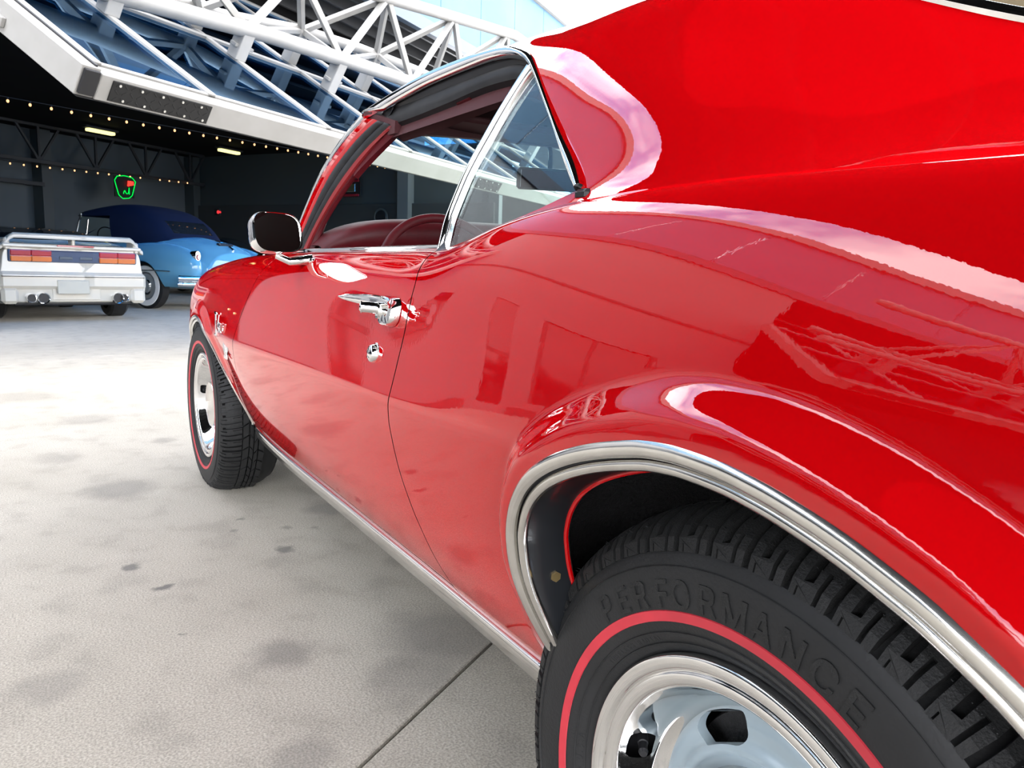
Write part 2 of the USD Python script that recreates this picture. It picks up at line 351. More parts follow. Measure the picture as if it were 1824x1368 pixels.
M['truss_dark'] = pb('dark_steel_joist', (.004, .0045, .0055), .6)
M['panel_blue'] = noisy('light_blue_metal_panel', (.050, .098, .150), (.058, .108, .160), .8, .6, specular_ior_level=.1)
M['beam_blue'] = pb('steel_blue_beam', (.014, .026, .04), .5)
M['coping'] = pb('white_coping', (.16, .155, .145), .6)
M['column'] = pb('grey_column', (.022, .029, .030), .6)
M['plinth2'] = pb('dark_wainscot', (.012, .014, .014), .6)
M['plinth'] = pb('dark_plinth', (.030, .030, .032), .7)
M['door_dark'] = pb('dark_door_glass', (.006, .006, .008), .08)
M['soil'] = pb('dark_joint_filler', (.03, .029, .027), .9)

fl = struct('floor', 'pale grey worn concrete slabs with dark oil spots')
nb = [-16.0, -10.3, -4.8, .755, 6.3, 11.8, 17.4, 23.0]; wb = [-20, -11, -2.2, 12.6, 24]
for a, b in zip(nb[:-1], nb[1:]):
    for c, d in zip(wb[:-1], wb[1:]): bput(fl, 'slab', c+.004, d-.004, a+.004, b-.004, -.12, 0, m=CONC, c=.003)
bput(fl, 'subgrade', -20, 24, -16, 23, -.2, -.03, m=M['soil'])

FZ = 5.77                                                           # underside of the fascia
wl = struct('wall_left')                                           # the white pier between the two openings, with its doors
hole = [sbox(1.50, 0, 2.45, 2.52), sbox(2.95, 0, 3.75, 2.30), sbox(-.45, .25, 1.12, 2.25)]
pier = Polygon([(-1.35, 0), (4.85, 0), (4.85, FZ), (-1.35, FZ)]).difference(shapely.union_all(hole))
PW = np.eye(4); PW[:3, 0], PW[:3, 1], PW[:3, 2] = E1, (0, 0, 1), -E2; PW[:3, 3] = bw(0, 9.25)
put(wl, 'pier', solid(pier, .25, PW), M['wall_white'], smooth=False)
bput(wl, 'pier', -14.5, -13.6, 9, 9.25, 0, FZ, m=M['wall_white']); 
for a, b in ((-1.35, -.45), (-.45, 1.5), (2.45, 2.95), (3.75, 4.85)): bput(wl, 'plinth', a, b, 8.96, 9.0, 0, .13, m=M['plinth'])
bput(wl, 'band', -1.35, 4.85, 8.97, 9.0, 3.55, 3.62, m=M['plinth'])
for i, (a, b, h) in enumerate(((1.50, 2.45, 2.52), (2.95, 3.75, 2.30))):
    d = struct(f'door_{i+1}')
    for q in ((a, a+.2, 0, h), (b-.2, b, 0, h), (a+.2, b-.2, h-.2, h), (a+.2, b-.2, 0, .12)): bput(d, 'door_frame', q[0], q[1], 9.0, 9.08, q[2], q[3], m=M['wall_white'])
    bput(d, 'pane', a+.2, b-.2, 9.05, 9.06, .12, h-.2, m=M['door_dark'])
    bput(d, 'push_bar', a+.2, b-.2, 9.01, 9.04, .98, 1.06, m=M['column'])
w1 = struct('window_1')
bput(w1, 'pane', -.45, 1.12, 9.1, 9.12, .25, 2.25, m=M['door_dark'])
for q in ((-.45, -.38), (1.05, 1.12), (.31, .36)): bput(w1, 'window_frame', q[0], q[1], 9.0, 9.1, .25, 2.25, m=M['plinth'])
fa = struct('trim_1', 'light blue metal fascia panels above the garage openings')
for k in range(20):
    a = -14.5+1.84*k
    bput(fa, 'panel', a+.008, a+1.832, 9.0, 9.06, FZ+.28, 8.1, m=M['panel_blue'], c=.006)
bput(fa, 'beam', -14.5, 22.3, 8.95, 9.1, FZ, FZ+.27, m=M['beam_blue']); bput(fa, 'coping', -14.5, 22.3, 8.9, 9.3, 8.1, 8.42, m=M['coping'])
ce = struct('ceiling', 'dark roof deck over the garage with steel joists')
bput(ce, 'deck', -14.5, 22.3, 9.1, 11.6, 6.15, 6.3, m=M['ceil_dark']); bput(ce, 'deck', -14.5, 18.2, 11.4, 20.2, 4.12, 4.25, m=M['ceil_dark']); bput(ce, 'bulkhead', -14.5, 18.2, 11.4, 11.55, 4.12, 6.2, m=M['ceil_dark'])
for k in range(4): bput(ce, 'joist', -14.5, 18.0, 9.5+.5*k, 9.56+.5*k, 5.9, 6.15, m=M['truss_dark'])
def floor_truss(n, z0, z1, w0, w1, pitch):
    t = struct('trim_2', 'dark steel roof truss inside the garage')
    b0, b1 = bw(w0, n, z0), bw(w1, n, z0)
    put(t, 'bottom_chord', beam(b0, b1, .09, .09), M['truss_dark'], False); put(t, 'top_chord', beam(bw(w0, n, z1), bw(w1, n, z1), .09, .09), M['truss_dark'], False)
    w = w0
    while w < w1-.1:
        for s in (-.36, 0, .36): put(t, 'web', beam(bw(w+pitch/2, n, z0), bw(w+pitch/2+s*pitch, n, z1), .06, .06, up=E2), M['truss_dark'], False)
        w += pitch
    return t
floor_truss(19.1, 3.22, 4.1, 4.0, 17.7, 1.55)
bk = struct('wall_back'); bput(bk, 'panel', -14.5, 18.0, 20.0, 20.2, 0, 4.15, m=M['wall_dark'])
for w in (12.9, 17.75): bput(bk, 'column', w, w+.28, 19.6, 20.0, 0, 4.1, m=M['column'])
bput(bk, 'girt', 8.0, 12.9, 19.5, 19.6, 2.66, 2.76, m=M['truss_dark'])
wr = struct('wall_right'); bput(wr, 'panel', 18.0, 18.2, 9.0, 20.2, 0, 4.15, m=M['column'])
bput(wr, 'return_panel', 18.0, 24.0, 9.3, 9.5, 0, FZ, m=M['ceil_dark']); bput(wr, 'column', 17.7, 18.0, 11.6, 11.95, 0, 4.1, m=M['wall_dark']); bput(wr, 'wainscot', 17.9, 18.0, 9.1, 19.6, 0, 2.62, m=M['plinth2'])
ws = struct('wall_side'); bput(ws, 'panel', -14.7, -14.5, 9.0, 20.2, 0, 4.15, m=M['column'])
# the carport roof that the red car stands under
cp = struct('ceiling', 'dark carport roof above the red car')
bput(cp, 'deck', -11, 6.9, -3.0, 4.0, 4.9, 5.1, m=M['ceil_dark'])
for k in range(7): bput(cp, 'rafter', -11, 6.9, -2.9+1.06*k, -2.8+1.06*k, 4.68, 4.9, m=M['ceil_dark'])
for w, n in ((-10.7, 3.7), (-10.7, -2.7), (6.6, -2.7), (-5.0, -2.7)): bput(cp, 'post', w-.12, w+.12, n-.12, n+.12, 0, 4.7, m=M['column'])

wf = struct('wall_far', 'tan building beyond the carport'); M['tan'] = noisy('tan_stucco', (.10, .062, .030), (.115, .072, .036), 1.0, .85)
bput(wf, 'facade', 13.5, 14.0, -14, 2.6, 0, 6.2, m=M['tan']); bput(wf, 'coping', 13.4, 14.1, -14.1, 2.7, 6.2, 6.4, m=M['coping'])
# ------------------------------------------------------------------ the lifted hydraulic door with its truss
def hangar_door(W, L, corner_w, label):
    g = np.array(.848*E2+np.array([0, 0, .53])); g /= np.linalg.norm(g); nn = np.cross(E1, g)
    nn *= np.sign(nn[2]); X = np.eye(4); X[:3, 0], X[:3, 1], X[:3, 2] = E1, g, nn; X[:3, 3] = bw(corner_w, 5.5, 2.286)
    t = thing('hangar_door', label, 'garage door', M=X)
    B = lambda x0, x1, y0, y1, z0, z1, c=.006: cbox((x1-x0, y1-y0, z1-z0), c, ((x0+x1)/2, (y0+y1)/2, (z0+z1)/2))
    wh = M['white']
    P = lambda nm, mesh, m=wh, s=False: put(t, nm, mesh, m, s)
    P('tip_beam', B(.0, W, -.02, .15, -.21, .0)); P('lip_rail', B(.0, W, .15, .20, -.12, .02))
    P('seal_strip', B(-.115, W, .02, .12, -.235, -.21), M['black'])
    for a in (-.16, W): P('side_beam', B(a, a+.16, .0, L, -.21, .03)); P('gasket', B(a+.115 if a < 0 else a+.02, a+.14 if a < 0 else a+.045, .02, L, .03, .045), M['black'])
    P('end_cap', B(-.145, -.015, -.03, .0, -.19, .01), M['black']); P('inner_edge', B(.0, .10, .15, L, -.10, .03))
    P('latch', B(-.20, -.16, .95, 1.12, -.16, -.08))
    mull = [1.2+1.65*k for k in range(int((W-1.2)/1.65)+1) if 1.2+1.65*k < W-.3]
    rows = [.2, 2.28, 4.25, L]
    for w in mull: P('mullion', B(w-.045, w+.045, .15, L, -.05, .034))
    for y in rows[1:]: P('rail', B(.06, W, y-.045, y+.045, -.05, .04))
    xs = [.06]+mull+[W]
    for i in range(len(xs)-1):
        for j in range(3): P('pane', B(xs[i]+.03, xs[i+1]-.03, rows[j]-.03, rows[j+1]-.03, -.010, .006, .001), M['blue_glass'])
    for a, b in ((.10, 1.08), (5.95, 6.95), (W-1.1, W-.12)):
        pl = P('tread_plate', B(a, b, -.032, -.02, -.19, -.025, .002), M['plate'])
        for k in range(5):
            for z in (-.05, -.165):
                bo = trimesh.creation.cylinder(.011, .012, sections=10); bo.apply_transform(trimesh.transformations.rotation_matrix(np.pi/2, [1, 0, 0])); bo.apply_translation((a+.09+k*(b-a-.18)/4+(.03 if z < -.1 else -.03), -.036, z)); put(pl, 'bolt', bo, M['bolt'], 30)
        lug = []
        for i in range(14):
            for j in range(3):
                s = 1 if (i+j) % 2 else -1; q = cbox((.045, .004, .010), .0015, rot=trimesh.transformations.rotation_matrix(s*.7, [0, 1, 0])); q.apply_translation((a+.05+i*(b-a-.1)/13, -.033, -.165+j*.057)); lug.append(q)
        put(pl, 'tread_lug', cat_(lug), M['plate'], False, kind='stuff')
    def prof(pts): return lambda w: np.interp(w, [p[0] for p in pts], [p[1] for p in pts])
    hA = prof([(0, .16), (1.2, .22), (3.1, .40), (5.5, .53), (7.5, .60), (W, .55)]); hB = prof([(0, .10), (3.0, .24), (4.5, .48), (5.7, .58), (7.3, .64), (W, .6)])
    hC = prof([(0, .45), (3, 1.05), (5.3, 1.42), (8.9, 1.96), (W, 1.9)])
    lA, lB, lC = 1.75, 2.55, 2.15; ws_ = np.linspace(-.1, W+.1, 40)
    for l, h, r in ((lA, hA, .092), (lB, hB, .075), (lC, hC, .085)):
        P('chord_tube', tube(np.stack([ws_, np.full(40, l), h(ws_)], 1), r, 16), wh, 40)
    A = lambda w: np.array([w, lA, hA(w)]); Bp = lambda w: np.array([w, lB, hB(w)]); Cc = lambda w: np.array([w, lC, hC(w)])
    for i, w in enumerate(mull):
        for l, h in ((lA, hA), (lB, hB)): P('strut', B(w-.08, w+.08, l-.08, l+.08, .03, float(h(w))))
        P('bracket', B(w-.12, w+.16, lA-.05, lA+.05, .16, .20)); P('bracket', B(w+.08, w+.16, lA+.05, lA+.10, .08, .2))
        P('cross_strut', beam(A(w), Bp(w), .075, .075))
        wn = w+.825
        if wn < W:
            for S in (A, Bp):
                P('brace', beam(S(w), Cc(wn), .075, .075, up=(0, 1, 0))); P('brace', beam(S(min(w+1.65, W)), Cc(wn), .075, .075, up=(0, 1, 0)))
            P('brace', beam(A(w), Bp(min(w+1.65, W)), .06, .06))
    return t
hangar_door(12.3, 6.0, 4.13, 'lifted glazed garage door with a white tube truss above the parked cars')
hangar_door(11.9, 6.0, -13.4, 'second lifted truss door beyond the white pier, seen in the red paint')

# ------------------------------------------------------------------ lamps in the garage
def string_lights(label, n, w0, w1, z0, z1, count, skip=(), size=.019):
    t = thing('string_lights', label, 'string lights')
    ws_ = np.linspace(w0, w1, count); zs = np.interp(ws_, [w0, w1], [z0, z1])
    put(t, 'wire', tube([bw(w, n, z+.055) for w, z in zip(np.r_[w0-.6, ws_, w1+.2], np.r_[z0, zs, z1])], .006, 6), M['black'])
    for i, (w, z) in enumerate(zip(ws_, zs)):
        if i in skip: continue
        b = trimesh.creation.icosphere(2, size); b.vertices[:, 2] *= 1.25; b.apply_translation(bw(w, n, z))
        p = put(t, 'bulb', b, M['bulb'], True); s = trimesh.creation.cylinder(.013, .035, sections=10); s.apply_translation(bw(w, n, z+.04)); put(p, 'socket', s, M['black'])
string_lights('upper string of warm bulbs running across the dark garage front', 12, 7.44, 17.2, 3.17, 3.48, 30)
string_lights('lower string of warm bulbs below the back roof truss', 19, 11.74, 16.98, 3.06, 3.2, 17, (12,))
for w, n, z, lb in ((13.2, 17.7, 3.98, 'left yellowish fluorescent lamp under the garage roof'), (16.6, 16.9, 3.98, 'right yellowish fluorescent lamp under the garage roof')):
    t = thing('ceiling_lamp', lb, 'lamp', bw(w, n, z)); R4 = frame_rot(E1, E2, (0, 0, 1))
    for nm, m, s, at in (('housing', M['truss_dark'], (.9, .2, .06), (0, 0, .07)), ('diffuser', M['tubelamp'], (.72, .16, .07), (0, 0, .0))):
        q = cbox(s, .015, at); q.apply_transform(R4); put(t, nm, q, m)
    put(t, 'hanger', tube([(0, 0, .09), (0, 0, .15)], .008, 6), M['black'])
t = thing('neon_sign', 'small green neon shield sign with a red spot on the back wall', 'neon sign')
sh = [(14.37, 2.98), (14.45, 3.09), (14.68, 3.13), (14.92, 3.10), (15.02, 3.0), (14.90, 2.62), (14.80, 2.54), (14.60, 2.51), (14.48, 2.60), (14.42, 2.8)]
put(t, 'neon_tube', tube(resample([bw(w, 18.8, z) for w, z in sh+sh[:1]], 60, False), .011, 8), M['neon_green'], label='green outline tube')
for k in range(3): put(t, 'red_tube', tube([bw(14.78+.07*k, 18.79, 2.86+.02*k), bw(14.80+.06*k, 18.79, 3.0)], .026, 8), M['neon_red'], label='red neon strokes')
put(t, 'script_tube', tube(resample([bw(w, 18.79, z) for w, z in ((14.62, 2.64), (14.66, 2.73), (14.72, 2.65), (14.76, 2.66), (14.80, 2.82), (14.80, 2.64))], 30), .010, 8), M['neon_green'], label='green script tube')
put(t, 'backing', bbox(14.4, 15.0, 18.84, 18.88, 2.55, 3.1), M['black'], False)
# ------------------------------------------------------------------ the red car (x forward, y left, rear axle at x = 0)
ROOF = [
 (-1.2, (.70,.93), (.66,.932), (.60,.934), (.54,.935), (.48,.936), (.40,.937), (0,.95)),
 (-.7, (.78,.955), (.74,.958), (.66,.961), (.57,.965), (.5,.968), (.42,.97), (0,.985)),
 (-.3, (.77,.972), (.735,.977), (.655,.995), (.575,1.02), (.505,1.05), (.42,1.07), (0,1.10)),
 (0, (.77,.973), (.735,.983), (.653,1.025), (.571,1.09), (.509,1.15), (.43,1.21), (0,1.25)),
 (.2, (.771,.972), (.737,.988), (.662,1.07), (.574,1.17), (.518,1.239), (.43,1.295), (0,1.335)),
 (.45, (.778,.956), (.738,.995), (.670,1.13), (.597,1.24), (.552,1.296), (.43,1.348), (0,1.375)),
 (.6, (.784,.931), (.752,.962), (.681,1.12), (.609,1.255), (.560,1.308), (.44,1.358), (0,1.388)),
 (.75, (.797,.917), (.774,.922), (.688,1.105), (.614,1.262), (.562,1.311), (.44,1.362), (0,1.395)),
 (.9, (.797,.9165), (.775,.921), (.695,1.09), (.608,1.276), (.560,1.326), (.44,1.375), (0,1.397)),
 (1.26, (.797,.916), (.775,.920), (.695,1.09), (.600,1.293), (.552,1.343), (.43,1.378), (0,1.397)),
 (1.66, (.782,.916), (.76,.919), (.69,1.09), (.612,1.27), (.588,1.312), (.45,1.348), (0,1.37))]
def sm(a, b, x): t = np.clip((x-a)/(b-a), 0, 1); return t*t*(3-2*t)
ARCH_R = resample([(.340,.31), (.331,.345), (.322,.39), (.314,.45), (.311,.508), (.302,.571), (.285,.610), (.256,.647), (.221,.675), (.176,.700), (.130,.718), (.088,.730), (.050,.738), (.012,.741),
          (-.028,.740), (-.07,.735), (-.109,.727), (-.142,.718), (-.173,.707), (-.200,.696), (-.228,.680), (-.254,.662), (-.285,.633), (-.31,.59), (-.325,.53), (-.33,.46), (-.335,.39), (-.345,.31)], 150)
ARCH_R = np.array([-.4263, .8847])+(ARCH_R-[-.4263, .8847])*.968; ARCH_R[:, 1] = np.maximum(ARCH_R[:, 1], .31)
_a = np.linspace(-.05, np.pi+.05, 120)
ARCH_F = np.stack([2.746-.405*np.cos(_a), .325+.345*np.sin(_a)], 1)[::-1]
def arch_poly(A): return np.vstack([A, [A[-1][0]-.0, .1], [A[0][0], .1]])
def flare(x, z):
    P2 = np.stack([np.ravel(x), np.ravel(z)], 1); out = np.zeros(len(P2))
    for A, amp, w in ((ARCH_R, .029, .045), (ARCH_F, .012, .05)):
        near = (P2[:, 0] > A[:, 0].min()-.2) & (P2[:, 0] < A[:, 0].max()+.2)
        d = np.maximum(sdist(P2[near], arch_poly(A), True), 0)
        out[near] += amp*(1-sm(.019, .019+w, d))*sm(.34, .56, P2[near, 1])
    return out.reshape(np.shape(x))
xs = np.unique(np.concatenate([np.arange(-1.2, -.46, .014), np.arange(-.46, .80, .006), np.arange(.80, 3.451, .013)]))
SG = side_grid(xs, 150)
SG[:, :, 0] += flare(np.broadcast_to(xs[:, None], SG.shape[:2]), SG[:, :, 1])
# hip crease: the valley between the shelf under the quarter glass and the bulging hip, and the pressed flute behind the door handle
_zg = np.linspace(.30, .98, 400); _Yt = np.array([np.interp(_zg, s[::-1, 1], s[::-1, 0]) for s in SG])
from scipy.interpolate import RegularGridInterpolator
_Y = RegularGridInterpolator((xs, _zg), _Yt, bounds_error=False, fill_value=None)
def Y(x, z): return _Y(np.stack(np.broadcast_arrays(x, z), -1))
def press(x, z):
    o = np.zeros_like(x)
    for z0, x0, x1, w in ((.825, .565, .66, .0055), (.809, .575, .665, .005)):
        o += -.0011*np.exp(-((z-z0-(x-x0)*.06)/w)**2)*sm(x0-.008, x0+.02, x)*(1-sm(x1, x1+.02, x))
    return o
SG[:, :, 0] += press(np.broadcast_to(xs[:, None], SG.shape[:2]), SG[:, :, 1])
GAP_R = np.array([(.735,.925), (.690,.887), (.670,.85), (.672,.795), (.682,.74), (.693,.685), (.708,.628), (.703,.57), (.680,.49), (.664,.437), (.660,.378), (.664,.33), (.665,.30)])[::-1]
GAP_F = np.array([(1.675,.925), (1.703,.893), (1.755,.862), (1.825,.805), (1.917,.732), (1.99,.668), (2.045,.610), (2.085,.531), (2.118,.449), (2.15,.37), (2.16,.30)])[::-1]
GAP_R = np.stack([PchipInterpolator(GAP_R[:, 1], GAP_R[:, 0])(np.linspace(.30, .925, 120)), np.linspace(.30, .925, 120)], 1)
GAP_F = np.stack([PchipInterpolator(GAP_F[:, 1], GAP_F[:, 0])(np.linspace(.30, .925, 120)), np.linspace(.30, .925, 120)], 1)
car = thing('coupe', 'glossy red two-door coupe with redline tyres, seen close along its side', 'car')
V = np.concatenate([np.broadcast_to(xs[:, None, None], SG.shape[:2]+(1,)), SG], -1).reshape(-1, 3); f = grid_faces(len(xs), SG.shape[1])
N = vnormals(V, f)
if N[:, 1].mean() < 0: f = f[:, ::-1]; N = -N
def pick(V, f, N, *fields):
    for fn in fields:
        val = fn(V); V, f, N = clip(V, f, N, val)
    return V, f, N
def xz(V): return V[:, [0, 2]]
G = .0016
arch = lambda V: np.minimum(sdist(xz(V), arch_poly(ARCH_R), True), sdist(xz(V), arch_poly(ARCH_F), True))-.002
DZ = .350
PAN = {'quarter_panel': [lambda V: -side_of(xz(V), GAP_R)-G],
       'door': [lambda V: side_of(xz(V), GAP_R)-G, lambda V: -side_of(xz(V), GAP_F)-G, lambda V: V[:, 2]-DZ-G],
       'rocker_panel': [lambda V: side_of(xz(V), GAP_R)-G, lambda V: -side_of(xz(V), GAP_F)-G, lambda V: DZ-G-V[:, 2]],
       'fender': [lambda V: side_of(xz(V), GAP_F)-G]}
def mirrored(m): V, f, N = m; return V*[1, -1, 1], f[:, ::-1], N*[1, -1, 1]
part = {}
for nm, fields in PAN.items():
    m = pick(V, f, N, arch, *fields)
    for s, q in ((1, m), (-1, mirrored(m))):
        p = put(car, nm, (q[0], q[1]), M['red'], normals=q[2])
        if s > 0: part[nm] = p
def skin(line, inset, w, mtl, nm, parent=None):
    """A dark strip behind a panel gap."""
    L = np.asarray(line); t = np.gradient(L, axis=0); t /= np.linalg.norm(t, axis=1, keepdims=True); nrm = np.stack([-t[:, 1], t[:, 0]], 1)
    a, b = L+nrm*w, L-nrm*w
    P = lambda q: np.stack([q[:, 0], Y(q[:, 0], np.clip(q[:, 1], .3, .915))-inset, q[:, 1]], 1)
    return put(parent or car, nm, bar(P(a), P(b), .0004, .003, len(L), (0, 1, 0), 'flat'), mtl)
skin(GAP_R[6:-1], .006, .010, M['black'], 'door_seal'); skin(GAP_F[6:-1], .006, .010, M['black'], 'door_seal')
skin(np.stack([np.linspace(.66, 2.15, 60), np.full(60, DZ)], 1), .004, .007, M['black'], 'door_seal')
# roof, sail panels and rear deck in one skin
ux = np.unique(np.concatenate([np.arange(-1.2, -.1, .02), np.arange(-.1, .95, .008), np.arange(.95, 1.661, .02), [1.66]]))
tab = [(r[0],)+tuple(r[1:])+tuple((-y, z) for y, z in r[-2:0:-1]) for r in ROOF]
KR = long_curves(tab, ux, .045)
KS = long_curves(SIDE, ux)[:, 0]; KR[:, 0] = KS; KR[:, -1] = KS*[-1, 1]         # meet the side skin along the belt and hip line
UG = sections(KR, 260); _s = UG.copy()
for q in (0, 1): _s[:, :, q] = gaussian_filter1d(UG[:, :, q], 5, axis=1, mode='nearest')
_w = (sm(.40, .25, ux) if False else 1-sm(.22, .40, ux))[:, None, None]*np.minimum(1, np.minimum(np.arange(260), np.arange(260)[::-1])/10)[None, :, None]; UG = UG*(1-_w)+_s*_w
RV = np.concatenate([np.broadcast_to(ux[:, None, None], UG.shape[:2]+(1,)), UG], -1).reshape(-1, 3); rf = grid_faces(len(ux), 260); RN = vnormals(RV, rf)
if RN[:, 2].mean() < 0: rf = rf[:, ::-1]; RN = -RN
WIN = resample([(1.72,1.27), (1.515,1.289), (1.234,1.308), (.995,1.303), (.854,1.287), (.790,1.265), (.738,1.232), (.657,1.167), (.543,1.072), (.456,1.000)], 90)
WINP = np.vstack([WIN, [(.540,.976), (.643,.955), (.775,.9205), (.9,.9195), (1.72,.918)]])
def rwin(V):      # rear window: inside the sail panels and below the roof edge
    x, y = V[:, 0], np.abs(V[:, 1])
    return np.maximum(y-(.500+.02*np.clip(x, -.3, .4)), np.maximum(x-.40, -.46-x))
m = pick(RV, rf, RN, lambda V: np.where(V[:, 0] > .40, sdist(xz(V), WINP, True), 1.), rwin)
put(car, 'roof', (m[0], m[1]), M['red'], normals=m[2])
g_ = pick(RV, rf, RN, lambda V: -rwin(V)); put(car, 'rear_window', (g_[0]-g_[2]*.006, g_[1]), M['glass'], normals=g_[2])
h_ = pick(RV, rf, RN, lambda V: V[:, 2]-1.235, lambda V: V[:, 0]-.46); put(car, 'headlining', (h_[0]-h_[2]*.045, h_[1][:, ::-1]), M['headlining'], normals=-h_[2])
Uz = lambda x, y: np.array([np.interp(b, UG[np.argmin(abs(ux-a)), :130, 0][::-1], UG[np.argmin(abs(ux-a)), :130, 1][::-1]) for a, b in zip(x, y)])
ex = np.linspace(.40, -.46, 40); ey = .500+.02*np.clip(ex, -.3, .4)
E_ = np.stack([ex, ey, gaussian_filter1d(Uz(ex, ey), 2)], 1)
for s in (1, -1): put(car, 'window_trim', bar(E_*[1, s, 1]+[0, .010*s, -.002], E_*[1, s, 1]+[0, -.012*s, .006], .005, normal=(0, .3*s, 1)), M['chrome'])
# hood, cowl, tail and nose close the body
hx = np.linspace(1.62, 3.45, 60); hk = long_curves(SIDE, hx)[:, 0]; hy = np.linspace(-1, 1, 31)
HV = np.stack([np.broadcast_to(hx[:, None], (60, 31)), hk[:, :1]*hy[None], hk[:, 1:]+.012*(1-hy[None]**4)-.004], -1).reshape(-1, 3)
hf = grid_faces(60, 31); hn = vnormals(HV, hf); 
if hn[:, 2].mean() < 0: hf, hn = hf[:, ::-1], -hn
put(car, 'hood', (HV, hf), M['red'], normals=hn)
for x, nm, mm in ((-1.2, 'tail_panel', M['red']), (3.45, 'grille', M['black'])):
    s = SG[0 if x < 0 else -1]; pg = Polygon(np.vstack([s, s[::-1]*[-1, 1]])); q = solid(pg.buffer(0), .02)
    q.apply_transform(frame_rot((0, 1, 0), (0, 0, 1), (1, 0, 0))); q.apply_translation((x-.01, 0, 0)); put(car, nm, q, mm, False)
for x, z in ((-1.27, .52), (3.52, .50)): put(car, 'bumper', cat_([cbox((.05, 1.36, .11), .03, (x, 0, z))]+[cbox((.12, .05, .05), .01, (x+(.06 if x < 0 else -.06), s*.5, z)) for s in (-1, 1)]), M['chrome'])
for s in (-1, 1): put(car, 'tail_light', cbox((.02, .34, .11), .008, (-1.215, s*.52, .72)), pb(f'tail_red_{s+1}', (.35, .01, .01), .2))
# rocker moulding: bright ribbed strip under the doors
rx = np.linspace(.385, 2.20, 60); kb = long_curves(SIDE, rx)[:, 6]
top = np.stack([rx, kb[:, 0]+.008, np.full(60, .3265)], 1); bot = np.stack([rx, kb[:, 0]-.004, np.full(60, .2800)], 1)
mid = np.stack([rx, kb[:, 0]+.010, np.full(60, .3135)], 1)
for s in (1, -1):
    put(car, 'rocker_moulding', bar(top*[1, s, 1], mid*[1, s, 1], .004, normal=(0, s, 0)), M['chrome'], label='bright sill moulding' if s > 0 else None)
    put(car, 'rocker_moulding', bar(mid*[1, s, 1], bot*[1, s, 1], .003, normal=(0, s, -.3), shape='flat'), M['steel'])
    put(car, 'sill', cbox((1.9, .10, .09), .01, (1.3, s*.70, .30)), M['well'])
put(car, 'underbody', cbox((4.2, 1.2, .05), .01, (1.1, 0, .27)), M['well'])
# wheel openings
def opening(A, s, chrome=True):
    P = np.stack([A[:, 0], Y(A[:, 0], A[:, 1])+.0, A[:, 1]], 1); t = np.gradient(A, axis=0); t /= np.linalg.norm(t, axis=1, keepdims=True)
    c = A.mean(0); r = np.stack([-t[:, 1], t[:, 0]], 1); r *= np.sign(((c-A)*r).sum(1))[:, None]; r3 = np.stack([r[:, 0], np.zeros(len(r)), r[:, 1]], 1)
    k = np.array([1, s, 1]); at = lambda a, b: (P+r3*a+np.array([0, b, 0]))*k
    if chrome:
        put(car, 'arch_moulding', bar(at(-.0065, .0005), at(.0085, -.001), .0042, .004, 150, (0, s, 0)), M['steel'], label='bright wheel opening moulding')
        put(car, 'arch_moulding', bar(at(.0115, -.004), at(.021, -.010), .0034, .004, 150, (0, s, 0)), M['steel'])
        put(car, 'arch_gap', bar(at(.007, -.007), at(.013, -.007), .0004, .003, 150, (0, s, 0), 'flat'), M['black'])
    put(car, 'arch_flange', bar(at(.018, -.012), at(.024, -.062), .0012, .002, 150, (-.6, s*.2, -.6), 'flat'), M['gloss_black'])
    put(car, 'arch_lip', tube(at(.024, -.063), .0032, 8), M['red'])
    # the dark inner housing
    idx = np.linspace(0, len(A)-1, 70).astype(int); cz = lambda q: np.maximum(q, [-9, -9, .318])
    Vw = np.stack([at(.026, -.066)[idx], cz(at(-.10, -.075)[idx]), cz(at(-.12, -.20)[idx]), cz(at(-.10, -.42)[idx]), cz(at(.05, -.46)[idx]), np.repeat([[c[0], .44*s, .42]], 70, 0)], 1)
    put(car, 'wheel_housing', T((Vw.reshape(-1, 3), grid_faces(70, 6))), M['well'], 60)
    return P, r3
PR, r3 = opening(ARCH_R, 1)
PF, _ = opening(resample(ARCH_F, 150), 1)
opening(ARCH_R, -1); opening(resample(ARCH_F, 150), -1)
i = int(np.argmin(abs(ARCH_R[:75, 1]-.535))); b = PR[i]+r3[i]*.0225+np.array([0, -.042, 0])
q = trimesh.creation.cylinder(.0065, .006, sections=6); q.apply_transform(trimesh.geometry.align_vectors([0, 0, 1], r3[i])); q.apply_translation(b)
w_ = trimesh.creation.cylinder(.009, .002, sections=20); w_.apply_transform(trimesh.geometry.align_vectors([0, 0, 1], r3[i])); w_.apply_translation(b-r3[i]*.002)
put(car, 'flange_bolt', cat_([q, w_]), M['brass'], label='small brass bolt')
# ------------------------------------------------------------------ glass, pillars and bright trim of the red car
L_ = lambda *p: np.array(p, float)
P0 = L_((2.002,.715,.923), (1.984,.70,.972), (1.863,.645,1.170), (1.661,.598,1.302)); P1 = L_((1.959,.72,.923), (1.943,.705,.971), (1.821,.65,1.166), (1.631,.603,1.282))
P2 = L_((1.886,.725,.922), (1.866,.71,.969), (1.726,.655,1.156), (1.514,.612,1.261)); P3 = L_((1.84,.715,.922), (1.821,.70,.968), (1.63,.645,1.148), (1.456,.60,1.245))
P4 = L_((1.812,.70,.923), (1.794,.685,.969), (1.58,.63,1.145), (1.455,.585,1.241)); P5 = L_((1.801,.68,.924), (1.794,.66,.97), (1.629,.60,1.152), (1.506,.56,1.238))
RAIL_T = L_((1.661,.598,1.302), (1.587,.594,1.310), (1.258,.584,1.333), (1.01,.590,1.321), (.904,.594,1.311), (.841,.602,1.293), (.782,.613,1.269), (.737,.627,1.237), (.643,.661,1.162), (.558,.692,1.094), (.485,.717,1.038), (.446,.732,1.004))
